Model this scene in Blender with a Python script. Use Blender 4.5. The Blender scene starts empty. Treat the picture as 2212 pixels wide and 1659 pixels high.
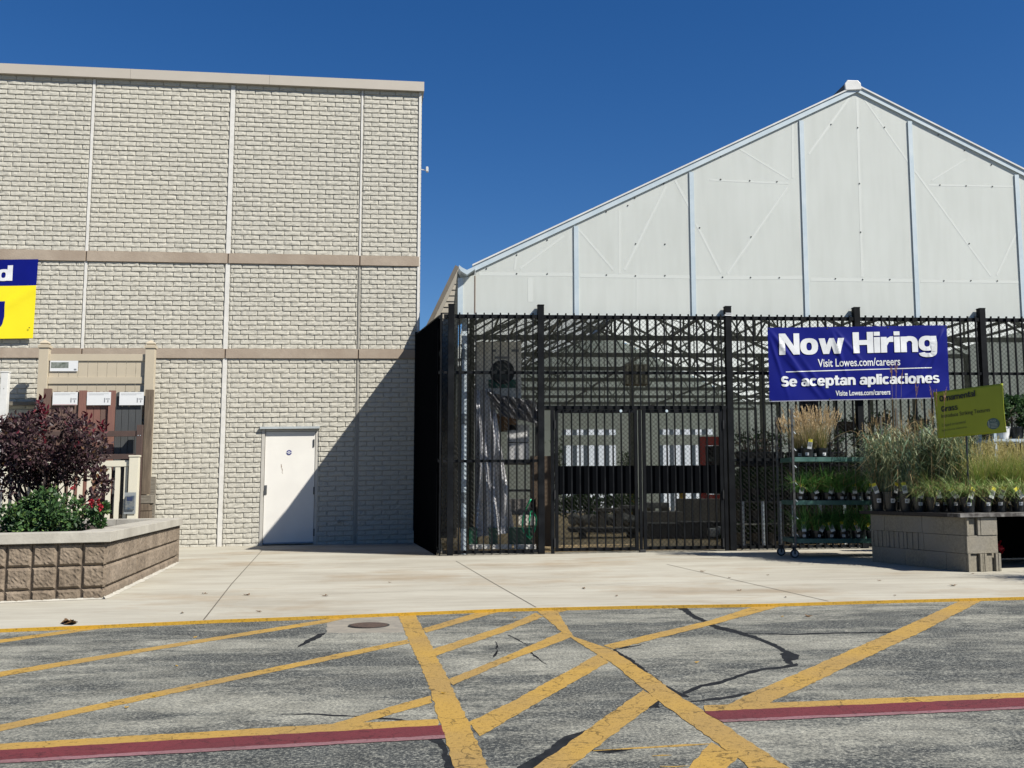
import bpy, bmesh, math, random
import numpy as np
from mathutils import Vector, Matrix
random.seed(7); RNG = np.random.default_rng(11)
SC = bpy.context.scene
COL = SC.collection

# ------------------------------------------------------------ camera, sky, sun, exposure
FPX, PW, PH = 2150.0, 2212.0, 1659.0          # the photograph is measured on a 2212 x 1659 grid
CAMZ, HORIZ = 1.05, 1057.0
PITCH = math.atan((HORIZ - PH / 2) / FPX)
cd = bpy.data.cameras.new('camera'); cam = bpy.data.objects.new('camera', cd); COL.objects.link(cam)
cd.sensor_width = 36.0; cd.lens = 36.0 * FPX / PW; cd.clip_start = 0.05; cd.clip_end = 3000
cam.location = (0, 0, CAMZ); cam.rotation_euler = (math.pi / 2 + PITCH, 0, 0)
SC.camera = cam
SUN_D = Vector((-1.0, 0.60, -1.18)).normalized()       # way the light travels
sd = bpy.data.lights.new('sun', 'SUN'); sd.energy = 5.0; sd.angle = math.radians(0.53); sd.color = (1.0, 0.955, 0.87)
sun = bpy.data.objects.new('sun', sd); COL.objects.link(sun)
sun.rotation_euler = SUN_D.to_track_quat('-Z', 'Y').to_euler(); sun.location = (20, -12, 30)
W = bpy.data.worlds.new('World'); SC.world = W; W.use_nodes = True
nt = W.node_tree; nt.nodes.clear()
sky = nt.nodes.new('ShaderNodeTexSky'); sky.sky_type = 'NISHITA'; sky.sun_disc = False
sky.sun_elevation = math.asin(-SUN_D.z); sky.sun_rotation = math.atan2(-SUN_D.x, -SUN_D.y)
sky.altitude = 200; sky.air_density = 1.0; sky.dust_density = 0.1; sky.ozone_density = 4.5
bg = nt.nodes.new('ShaderNodeBackground'); bg.inputs['Strength'].default_value = 0.05
wo = nt.nodes.new('ShaderNodeOutputWorld')
hs = nt.nodes.new('ShaderNodeHueSaturation'); hs.inputs['Saturation'].default_value = 1.29; hs.inputs['Hue'].default_value = 0.509; hs.inputs['Value'].default_value = 1.0
nt.links.new(sky.outputs[0], hs.inputs['Color']); nt.links.new(hs.outputs[0], bg.inputs[0]); nt.links.new(bg.outputs[0], wo.inputs[0])
SC.view_settings.view_transform = 'Standard'; SC.view_settings.look = 'None'
SC.view_settings.exposure = 0.92; SC.view_settings.gamma = 1.0
SC.render.engine = 'CYCLES'; SC.cycles.use_denoising = True
SC.cycles.max_bounces = 8; SC.cycles.diffuse_bounces = 4; SC.cycles.transparent_max_bounces = 12

# ------------------------------------------------------------ pixel -> world helpers
TILT = 0.012                                   # the lot rises slightly to the right
CS, SN = math.cos(PITCH), math.sin(PITCH)
CAM = Vector((0, 0, CAMZ))
def ray(px, py):
    a = (px - PW / 2) / FPX; b = (PH / 2 - py) / FPX
    return Vector((a, CS - b * SN, SN + b * CS))
def G(px, py, lift=0.0):                       # on the ground sheet
    d = ray(px, py); t = (CAMZ - lift) / (TILT * d.x - d.z)
    return CAM + d * t
def P(px, py, Y):                              # at world depth Y
    d = ray(px, py); return CAM + d * (Y / d.y)
def gz(x): return TILT * x

class Plane:                                   # upright plane with its own (along, depth, height) frame
    def __init__(s, o, slope, shear):
        s.o = Vector((o.x, o.y, 0)); a = math.atan(slope)
        s.t = Vector((math.cos(a), math.sin(a), 0)); s.n = Vector((-math.sin(a), math.cos(a), 0)); s.sh = shear
    def __call__(s, p):
        u, d, z = p
        return s.o + s.t * u + s.n * d + Vector((0, 0, z + s.sh * u))
    def px(s, px, py, d=0.0):                  # pixel -> (u, z)
        r = ray(px, py); k = ((s.o + s.n * d) - CAM).dot(s.n) / r.dot(s.n)
        q = CAM + r * k; u = (q - s.o).dot(s.t)
        return u, q.z - s.sh * u
ident = lambda p: Vector(p)

# ------------------------------------------------------------ materials
MATS = {}; ALB = .54
def mat(name, c1, c2=None, scale=8.0, rough=0.8, bump=0.0, bscale=None, metal=0.0, detail=6.0, stretch=(1, 1, 1),
        lo=0.35, hi=0.65, c3=None, s3=1.0, spec=0.5, coord='Object', transl=0.0, raw=False, alb=None):
    if name in MATS: return MATS[name]
    kk = .82 if raw else (alb or ALB)
    c1 = tuple(x * kk for x in c1); c2 = tuple(x * kk for x in c2) if c2 else None; c3 = tuple(x * kk for x in c3) if c3 else None
    m = bpy.data.materials.new(name); m.use_nodes = True; n = m.node_tree.nodes; l = m.node_tree.links
    b = n['Principled BSDF']; out = n['Material Output']
    b.inputs['Roughness'].default_value = rough; b.inputs['Metallic'].default_value = metal
    b.inputs['Specular IOR Level'].default_value = spec
    c2 = c2 or tuple(x * 0.82 for x in c1)
    tc = n.new('ShaderNodeTexCoord'); mp = n.new('ShaderNodeMapping'); mp.inputs['Scale'].default_value = stretch
    l.new(tc.outputs[coord], mp.inputs[0])
    nz = n.new('ShaderNodeTexNoise'); nz.inputs['Scale'].default_value = scale; nz.inputs['Detail'].default_value = detail
    nz.inputs['Roughness'].default_value = 0.65
    l.new(mp.outputs[0], nz.inputs['Vector'])
    cr = n.new('ShaderNodeValToRGB'); cr.color_ramp.elements[0].position = lo; cr.color_ramp.elements[1].position = hi
    cr.color_ramp.elements[0].color = (*c2, 1); cr.color_ramp.elements[1].color = (*c1, 1)
    l.new(nz.outputs[0], cr.inputs[0]); col = cr.outputs[0]
    if c3:
        n3 = n.new('ShaderNodeTexNoise'); n3.inputs['Scale'].default_value = s3; n3.inputs['Detail'].default_value = 4
        l.new(mp.outputs[0], n3.inputs['Vector'])
        r3 = n.new('ShaderNodeValToRGB'); r3.color_ramp.elements[0].position = 0.45; r3.color_ramp.elements[1].position = 0.7
        l.new(n3.outputs[0], r3.inputs[0])
        mx = n.new('ShaderNodeMix'); mx.data_type = 'RGBA'
        l.new(r3.outputs[0], mx.inputs[0]); l.new(col, mx.inputs[6]); mx.inputs[7].default_value = (*c3, 1); col = mx.outputs[2]
    l.new(col, b.inputs['Base Color'])
    if bump:
        bn = n.new('ShaderNodeTexNoise'); bn.inputs['Scale'].default_value = bscale or scale * 4; bn.inputs['Detail'].default_value = 5
        l.new(mp.outputs[0], bn.inputs['Vector'])
        bp = n.new('ShaderNodeBump'); bp.inputs['Strength'].default_value = 1.0; bp.inputs['Distance'].default_value = bump
        l.new(bn.outputs[0], bp.inputs['Height']); l.new(bp.outputs[0], b.inputs['Normal'])
    if transl:
        tr = n.new('ShaderNodeBsdfTranslucent'); l.new(col, tr.inputs[0]); ms = n.new('ShaderNodeMixShader')
        ms.inputs[0].default_value = transl; l.new(b.outputs[0], ms.inputs[1]); l.new(tr.outputs[0], ms.inputs[2])
        l.new(ms.outputs[0], out.inputs[0])
    MATS[name] = m; return m

M_brick = mat('painted_split_block', (.745, .715, .615), (.62, .595, .515), scale=38, rough=.9, bump=.006, bscale=55, lo=.3, hi=.6, c3=(.74, .705, .60), s3=.35)
M_mortar = mat('painted_joint', (.66, .63, .54), (.54, .51, .435), scale=30, rough=.95, bump=.004, bscale=60)
M_band = mat('tan_band', (.55, .455, .355), (.47, .385, .30), scale=6, rough=.85, bump=.003, bscale=40, c3=(.42, .33, .25), s3=1.2)
M_cope = mat('coping_metal', (.68, .62, .53), (.65, .59, .50), scale=2, rough=.5)
M_caulk = mat('white_caulk', (1.0, .98, .92), (.86, .84, .78), scale=9, rough=.7)
M_caulkg = mat('grey_caulk', (.50, .48, .42), (.42, .40, .35), scale=9, rough=.8)
M_brown = mat('brown_joint', (.20, .13, .085), scale=9, rough=.9)
M_door = mat('door_paint', (1.15, 1.12, 1.04), (1.1, 1.07, 1.0), scale=3, rough=.8, spec=.2, c3=(1.05, 1.02, .95), s3=1.1)
M_frame = mat('door_frame_paint', (.74, .71, .64), (.66, .63, .56), scale=6, rough=.5)
M_steel = mat('steel', (.42, .42, .42), scale=20, rough=.35, metal=.9)
M_dark = mat('dark_metal', (.06, .06, .06), scale=20, rough=.5, metal=.4)
M_rust = mat('rust', (.30, .17, .08), scale=60, rough=.9)
M_blk = mat('black_paint', (.012, .014, .017), (.008, .009, .011), scale=14, rough=.6, spec=.07, c3=(.020, .022, .025), s3=5)
M_wire = mat('black_wire', (.020, .022, .024), scale=14, rough=.4)
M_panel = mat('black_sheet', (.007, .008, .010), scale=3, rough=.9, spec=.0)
M_galv = mat('pale_galvanised', (.66, .78, .86), (.60, .72, .80), scale=14, rough=.5, c3=(.74, .84, .90), s3=3)
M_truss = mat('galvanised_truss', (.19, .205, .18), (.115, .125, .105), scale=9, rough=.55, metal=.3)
M_white = mat('white_vinyl', (1.0, 1.0, .97), scale=3, rough=.4)
M_tan = mat('tan_vinyl', (.70, .61, .46), (.66, .575, .43), scale=3, rough=.5)
M_cream = mat('cream_vinyl', (.92, .87, .70), (.88, .83, .67), scale=3, rough=.45)
M_brn1 = mat('brown_composite', (.20, .118, .09), (.16, .095, .072), scale=9, rough=.75, stretch=(8, 8, .5))
M_brn2 = mat('reddish_composite', (.30, .14, .105), (.24, .11, .085), scale=9, rough=.75, stretch=(8, 8, .5))
M_brn3 = mat('charcoal_composite', (.085, .09, .095), (.065, .07, .072), scale=9, rough=.75, stretch=(8, 8, .5))
M_brn4 = mat('dark_brown_rail', (.105, .060, .048), (.085, .05, .04), scale=9, rough=.7)
M_wood = mat('weathered_timber', (.24, .185, .13), (.11, .08, .055), scale=5, rough=.85, stretch=(9, 9, .6), bump=.002)
M_oldw = mat('grey_timber', (.30, .27, .22), (.16, .14, .11), scale=5, rough=.9, stretch=(.6, 6, 9), bump=.002)
M_paper = mat('white_paper', (.98, 1.0, 1.0), (.94, .96, .98), scale=2, rough=.5)
M_grey = mat('grey_print', (.30, .31, .33), scale=20, rough=.6)
M_split = mat('split_face_block', (.29, .225, .16), (.17, .13, .092), scale=13, rough=.95, bump=.02, bscale=22, c3=(.34, .27, .20), s3=2.5)
M_capc = mat('cap_concrete', (.62, .59, .51), (.52, .49, .42), scale=10, rough=.9, bump=.002, c3=(.45, .42, .36), s3=1.6)
M_conc_b = mat('precast_block', (.40, .36, .28), (.27, .245, .19), scale=32, rough=.95, bump=.004, bscale=90, c3=(.33, .31, .27), s3=2.2)
M_soil = mat('mulch', (.055, .030, .020), (.02, .012, .009), scale=40, rough=1, bump=.02, bscale=45)
M_pot = mat('black_plastic', (.016, .019, .023), (.012, .014, .017), scale=6, rough=.35, c3=(.04, .045, .05), s3=9)
M_potg = mat('green_plastic', (.02, .07, .06), scale=6, rough=.4)
M_potw = mat('white_plastic', (1., 1., 1.), scale=6, rough=.4)
M_tagy = mat('yellow_tag', (1.2, 1.05, .06), scale=4, rough=.5)
M_tagw = mat('tag_white', (1.0, 1.03, 1.0), scale=4, rough=.5)
M_tagg = mat('tag_picture', (.16, .19, .20), (.36, .36, .30), scale=60, rough=.5)
M_grcart = mat('green_cart_metal', (.08, .20, .165), (.06, .155, .13), scale=12, rough=.4, metal=.2, c3=(.13, .27, .23), s3=6)
M_rod = mat('worn_steel_post', (.20, .20, .195), (.12, .115, .11), scale=10, rough=.45, metal=.5)
M_rub = mat('grey_rubber', (.25, .25, .25), scale=10, rough=.7)
M_silver = mat('silver_tarp', (.9, .9, .93), (.6, .6, .63), scale=5, rough=.32, metal=.35, bump=.015, bscale=14)
M_card = mat('cardboard', (.17, .12, .08), scale=5, rough=.85)
M_beige = mat('beige_board', (.80, .75, .66), scale=5, rough=.8, raw=True)
M_hose = mat('green_hose', (.03, .85, .35), scale=5, rough=.35)
M_red = mat('red_paint', (.50, .035, .02), (.42, .03, .02), scale=5, rough=.45)
M_yel = mat('yellow_paint_post', (.62, .40, .03), scale=5, rough=.5)
M_rock = mat('pale_boulder', (.42, .41, .38), (.20, .19, .17), scale=4, rough=.95, bump=.03, bscale=9)
M_floor = mat('warm_floor', (.52, .38, .20), (.40, .29, .15), scale=2.5, rough=.8, stretch=(.4, 2, 1), raw=True)
M_sid = mat('grey_siding', (.80, .86, .82), (.75, .81, .77), scale=2, rough=.7, raw=True)
M_tsid = mat('tan_siding', (.50, .46, .38), (.45, .41, .34), scale=2, rough=.7)
M_poly = mat('roof_polycarbonate', (.50, .53, .51), (.46, .49, .47), scale=1.5, rough=.35, transl=.72, raw=True)
M_strip = mat('strip_curtain_vinyl', (.42, .50, .60), (.38, .46, .56), scale=1.5, rough=.2, transl=.4, raw=True)
M_blue = mat('banner_blue', (.006, .012, .25), (.005, .010, .21), scale=2.2, rough=.42, spec=.14)
M_byel = mat('banner_yellow', (1.2, 1.02, .015), (1.15, .98, .012), scale=3, rough=.4)
M_bwhite = mat('banner_white', (1.1, 1.12, 1.14), scale=3, rough=.4)
M_lime = mat('lime_sign', (.46, .52, .015), (.42, .48, .014), scale=3, rough=.6)
M_ink = mat('dark_ink', (.028, .035, .018), scale=3, rough=.6)
M_inkl = mat('faint_ink', (.17, .21, .04), scale=3, rough=.6)
M_teal = mat('badge_teal', (.08, .17, .17), scale=3, rough=.6)
M_badge = mat('badge_pale', (.42, .50, .46), scale=3, rough=.6)
M_leafd = mat('dry_leaf', (.22, .11, .03), (.12, .06, .02), scale=20, rough=.9)

def leafm(name, c, c2=None, transl=.25, scale=7, rough=.5):
    return mat(name, c, c2, scale=scale, rough=rough, transl=transl, spec=.3, alb=.98)
L_pur = [leafm('purple_leaf', (.050, .022, .028), (.022, .010, .014)), leafm('brown_purple_leaf', (.13, .088, .080), (.06, .036, .036)),
         leafm('red_young_leaf', (.11, .008, .018), (.06, .005, .011)), leafm('bronze_leaf', (.16, .085, .035), (.09, .05, .025))]
L_grn = [leafm('rose_leaf', (.055, .115, .035), (.03, .07, .022)), leafm('rose_leaf_light', (.13, .20, .05), (.07, .13, .035)), leafm('rose_leaf_dark', (.025, .055, .02), (.018, .04, .016))]
L_blue = [leafm('bluegreen_blade', (.14, .21, .12), (.08, .13, .075)), leafm('pale_blade', (.33, .36, .21), (.22, .26, .14)), leafm('straw_blade', (.36, .27, .14), (.26, .19, .09))]
L_fount = [leafm('grass_blade', (.20, .30, .09), (.12, .20, .055)), leafm('pale_grass_blade', (.36, .42, .16), (.25, .32, .11)), leafm('straw_blade', (.36, .27, .14), (.26, .19, .09))]
L_dk = [leafm('deep_green_blade', (.085, .21, .05), (.05, .13, .03)), leafm('mid_green_blade', (.15, .32, .08), (.09, .20, .05)), leafm('straw_blade', (.3, .2, .1))]
L_tanp = [leafm('plume_blade', (.30, .24, .11), (.20, .18, .07)), leafm('olive_blade', (.17, .19, .05), (.11, .13, .035)), leafm('tan_plume', (.56, .44, .27), (.42, .32, .18))]
L_gold = [leafm('golden_blade', (.31, .33, .08), (.20, .24, .05)), leafm('golden_green_blade', (.20, .28, .06), (.13, .20, .045)), leafm('gold_plume', (.48, .42, .18), (.36, .30, .12))]
L_shr = [leafm('shrub_leaf', (.045, .10, .03), (.02, .05, .018)), leafm('shrub_leaf_pale', (.10, .17, .06), (.06, .11, .04))]

def asphalt_mat():
    m = bpy.data.materials.new('asphalt'); m.use_nodes = True; n = m.node_tree.nodes; l = m.node_tree.links; b = n['Principled BSDF']
    b.inputs['Roughness'].default_value = .9; b.inputs['Specular IOR Level'].default_value = .25
    tc = n.new('ShaderNodeTexCoord')
    def noise(scale, st, det=4, rough=.6, rot=0):
        mp = n.new('ShaderNodeMapping'); mp.inputs['Scale'].default_value = st; mp.inputs['Rotation'].default_value = (0, 0, rot)
        l.new(tc.outputs['Object'], mp.inputs[0])
        q = n.new('ShaderNodeTexNoise'); q.inputs['Scale'].default_value = scale; q.inputs['Detail'].default_value = det; q.inputs['Roughness'].default_value = rough
        l.new(mp.outputs[0], q.inputs['Vector']); return q.outputs[0]
    def ramp(src, stops):
        r = n.new('ShaderNodeValToRGB'); e = r.color_ramp.elements
        while len(e) < len(stops): e.new(.5)
        for k, (p, c) in enumerate(stops): e[k].position = p; e[k].color = (*c, 1) if len(c) == 3 else c
        l.new(src, r.inputs[0]); return r.outputs[0]
    def mix(f, a, c, mode='MIX'):
        x = n.new('ShaderNodeMix'); x.data_type = 'RGBA'; x.blend_type = mode
        if isinstance(f, float): x.inputs[0].default_value = f
        else: l.new(f, x.inputs[0])
        for i, v in ((6, a), (7, c)):
            if isinstance(v, tuple): x.inputs[i].default_value = (*v, 1)
            else: l.new(v, x.inputs[i])
        return x.outputs[2]
    g = lambda v: (v, v, v)
    spk = ramp(noise(64, (1, 1, 1), 5, .85), [(.42, (.022, .027, .032)), (.52, (.070, .078, .084)), (.61, (.30, .305, .29))])
    spk2 = ramp(noise(64, (1, 1, 1), 5, .85), [(.36, (.070, .078, .080)), (.47, (.20, .206, .198)), (.60, (.38, .38, .35))])
    streak = ramp(noise(1.1, (.45, 1.15, 1), 8, .8, -.05), [(.44, g(0)), (.57, g(1))])
    patch = ramp(noise(.55, (.5, 1.0, 1), 6, .7, .1), [(.44, g(0)), (.56, g(1))])
    fac = ramp(mix(.5, streak, patch, 'MIX'), [(.2, g(0)), (.8, g(1))])
    col = mix(fac, spk, spk2)
    fine = ramp(noise(5.0, (.9, 1.4, 1), 4, .6, -.04), [(.35, g(.82)), (.65, g(1.15))])
    col = mix(1.0, col, fine, 'MULTIPLY'); col = mix(1.0, col, (.75, .73, .66), 'MULTIPLY')
    l.new(col, b.inputs['Base Color'])
    bp = n.new('ShaderNodeBump'); bp.inputs['Distance'].default_value = .006; bp.inputs['Strength'].default_value = .8
    l.new(noise(55, (1, 1, 1), 3), bp.inputs['Height']); l.new(bp.outputs[0], b.inputs['Normal'])
    return m
M_asph = asphalt_mat()

def walk_mat():
    m = bpy.data.materials.new('sidewalk_concrete'); m.use_nodes = True; n = m.node_tree.nodes; l = m.node_tree.links; b = n['Principled BSDF']
    b.inputs['Roughness'].default_value = .85; b.inputs['Specular IOR Level'].default_value = .3
    tc = n.new('ShaderNodeTexCoord')
    def noise(scale, st, det=4, rough=.6):
        mp = n.new('ShaderNodeMapping'); mp.inputs['Scale'].default_value = st; l.new(tc.outputs['Object'], mp.inputs[0])
        q = n.new('ShaderNodeTexNoise'); q.inputs['Scale'].default_value = scale; q.inputs['Detail'].default_value = det; q.inputs['Roughness'].default_value = rough
        l.new(mp.outputs[0], q.inputs['Vector']); return q.outputs[0]
    r1 = n.new('ShaderNodeValToRGB'); r1.color_ramp.elements[0].position = .36; r1.color_ramp.elements[1].position = .6
    r1.color_ramp.elements[0].color = (.262, .243, .200, 1); r1.color_ramp.elements[1].color = (.332, .316, .268, 1)
    l.new(noise(.8, (.45, 1.5, 1), 8, .7), r1.inputs[0])
    r2 = n.new('ShaderNodeValToRGB'); r2.color_ramp.elements[0].position = .50; r2.color_ramp.elements[1].position = .70
    r2.color_ramp.elements[0].color = (1, 1, 1, 1); r2.color_ramp.elements[1].color = (.76, .65, .54, 1)
    l.new(noise(.55, (.7, 1, 1), 6, .7), r2.inputs[0])
    r3 = n.new('ShaderNodeValToRGB'); r3.color_ramp.elements[0].position = .30; r3.color_ramp.elements[1].position = .55
    r3.color_ramp.elements[0].color = (.86, .86, .85, 1); r3.color_ramp.elements[1].color = (1.04, 1.04, 1.03, 1)
    l.new(noise(4, (.25, 3, 1), 8, .75), r3.inputs[0])
    m1 = n.new('ShaderNodeMix'); m1.data_type = 'RGBA'; m1.blend_type = 'MULTIPLY'; m1.inputs[0].default_value = 1
    m2 = n.new('ShaderNodeMix'); m2.data_type = 'RGBA'; m2.blend_type = 'MULTIPLY'; m2.inputs[0].default_value = 1
    l.new(r1.outputs[0], m1.inputs[6]); l.new(r2.outputs[0], m1.inputs[7]); l.new(m1.outputs[2], m2.inputs[6]); l.new(r3.outputs[0], m2.inputs[7])
    l.new(m2.outputs[2], b.inputs['Base Color'])
    bp = n.new('ShaderNodeBump'); bp.inputs['Distance'].default_value = .002; l.new(noise(60, (1, 1, 1)), bp.inputs['Height']); l.new(bp.outputs[0], b.inputs['Normal'])
    return m
M_walk = walk_mat()

def paint_mat(name, c, c2, wear):
    c = tuple(x * .81 for x in c); c2 = tuple(x * .81 for x in c2)
    m = bpy.data.materials.new(name); m.use_nodes = True; n = m.node_tree.nodes; l = m.node_tree.links; b = n['Principled BSDF']
    b.inputs['Roughness'].default_value = .75; b.inputs['Specular IOR Level'].default_value = .3
    tc = n.new('ShaderNodeTexCoord')
    n1 = n.new('ShaderNodeTexNoise'); n1.inputs['Scale'].default_value = 1.4; n1.inputs['Detail'].default_value = 6; l.new(tc.outputs['Object'], n1.inputs[0])
    r1 = n.new('ShaderNodeValToRGB'); r1.color_ramp.elements[0].position = .38; r1.color_ramp.elements[1].position = .62
    r1.color_ramp.elements[0].color = (*c2, 1); r1.color_ramp.elements[1].color = (*c, 1); l.new(n1.outputs[0], r1.inputs[0])
    n2 = n.new('ShaderNodeTexNoise'); n2.inputs['Scale'].default_value = 42; n2.inputs['Detail'].default_value = 5; n2.inputs['Roughness'].default_value = .8; l.new(tc.outputs['Object'], n2.inputs[0])
    r2 = n.new('ShaderNodeValToRGB'); r2.color_ramp.elements[0].position = .34; r2.color_ramp.elements[1].position = .47
    r2.color_ramp.elements[0].color = (.42, .42, .45, 1); r2.color_ramp.elements[1].color = (1, 1, 1, 1); l.new(n2.outputs[0], r2.inputs[0])
    v = n.new('ShaderNodeTexVoronoi'); v.feature = 'DISTANCE_TO_EDGE'; v.inputs['Scale'].default_value = 2.3
    nd = n.new('ShaderNodeTexNoise'); nd.inputs['Scale'].default_value = 5; nd.inputs['Detail'].default_value = 5; l.new(tc.outputs['Object'], nd.inputs[0])
    va = n.new('ShaderNodeVectorMath'); va.operation = 'MULTIPLY_ADD'; va.inputs[1].default_value = (.5, .5, .5)
    l.new(nd.outputs[1], va.inputs[0]); l.new(tc.outputs['Object'], va.inputs[2]); l.new(va.outputs[0], v.inputs[0])
    r3 = n.new('ShaderNodeValToRGB'); r3.color_ramp.elements[0].position = .004; r3.color_ramp.elements[1].position = .014
    r3.color_ramp.elements[0].color = (wear, wear, wear, 1); r3.color_ramp.elements[1].color = (1, 1, 1, 1); l.new(v.outputs[0], r3.inputs[0])
    a = n.new('ShaderNodeMix'); a.data_type = 'RGBA'; a.blend_type = 'MULTIPLY'; a.inputs[0].default_value = 1
    c_ = n.new('ShaderNodeMix'); c_.data_type = 'RGBA'; c_.blend_type = 'MULTIPLY'; c_.inputs[0].default_value = 1
    l.new(r1.outputs[0], a.inputs[6]); l.new(r2.outputs[0], a.inputs[7]); l.new(a.outputs[2], c_.inputs[6]); l.new(r3.outputs[0], c_.inputs[7])
    l.new(c_.outputs[2], b.inputs['Base Color'])
    bp = n.new('ShaderNodeBump'); bp.inputs['Distance'].default_value = .004; l.new(n2.outputs[0], bp.inputs['Height']); l.new(bp.outputs[0], b.inputs['Normal'])
    return m
M_py = paint_mat('yellow_road_paint', (.385, .240, .052), (.315, .205, .066), .38)
M_pyk = paint_mat('bright_yellow_kerb_paint', (.47, .27, .02), (.42, .25, .03), .7)
M_pr = paint_mat('red_road_paint', (.14, .023, .030), (.11, .020, .026), .6)
M_pp = paint_mat('faded_pink_paint', (.25, .12, .135), (.19, .10, .105), .8)
M_tar = mat('crack_sealant', (.010, .012, .015), (.028, .031, .036), scale=16, rough=.8, spec=.12)

# gable sheet: frosted polycarbonate, lit from the front and letting some light through
def gable_mat():
    m = bpy.data.materials.new('gable_polycarbonate'); m.use_nodes = True; n = m.node_tree.nodes; l = m.node_tree.links; b = n['Principled BSDF']
    out = n['Material Output']; b.inputs['Roughness'].default_value = .4
    tc = n.new('ShaderNodeTexCoord')
    def nz(sc, st, p0, p1, c0, c1):
        mp = n.new('ShaderNodeMapping'); mp.inputs['Scale'].default_value = st; l.new(tc.outputs['Object'], mp.inputs[0])
        q = n.new('ShaderNodeTexNoise'); q.inputs['Scale'].default_value = sc; q.inputs['Detail'].default_value = 6; l.new(mp.outputs[0], q.inputs[0])
        r = n.new('ShaderNodeValToRGB'); r.color_ramp.elements[0].position = p0; r.color_ramp.elements[1].position = p1
        r.color_ramp.elements[0].color = (*c0, 1); r.color_ramp.elements[1].color = (*c1, 1); l.new(q.outputs[0], r.inputs[0]); return r.outputs[0]
    a = nz(.6, (1, 1, 1), .35, .65, (.49, .512, .485), (.525, .548, .522))
    c = nz(9, (1, 1, .12), .3, .6, (.955, .955, .95), (1.02, 1.02, 1.02))
    x = n.new('ShaderNodeMix'); x.data_type = 'RGBA'; x.blend_type = 'MULTIPLY'; x.inputs[0].default_value = 1
    l.new(a, x.inputs[6]); l.new(c, x.inputs[7]); l.new(x.outputs[2], b.inputs['Base Color'])
    tr = n.new('ShaderNodeBsdfTranslucent'); tr.inputs[0].default_value = (.85, .86, .83, 1)
    ms = n.new('ShaderNodeMixShader'); ms.inputs[0].default_value = .22; l.new(b.outputs[0], ms.inputs[1]); l.new(tr.outputs[0], ms.inputs[2])
    l.new(ms.outputs[0], out.inputs[0]); return m
M_gab = gable_mat()
M_gabs = mat('gable_member_light', (.545, .57, .54), (.53, .555, .525), scale=2, rough=.45, raw=True)

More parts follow.
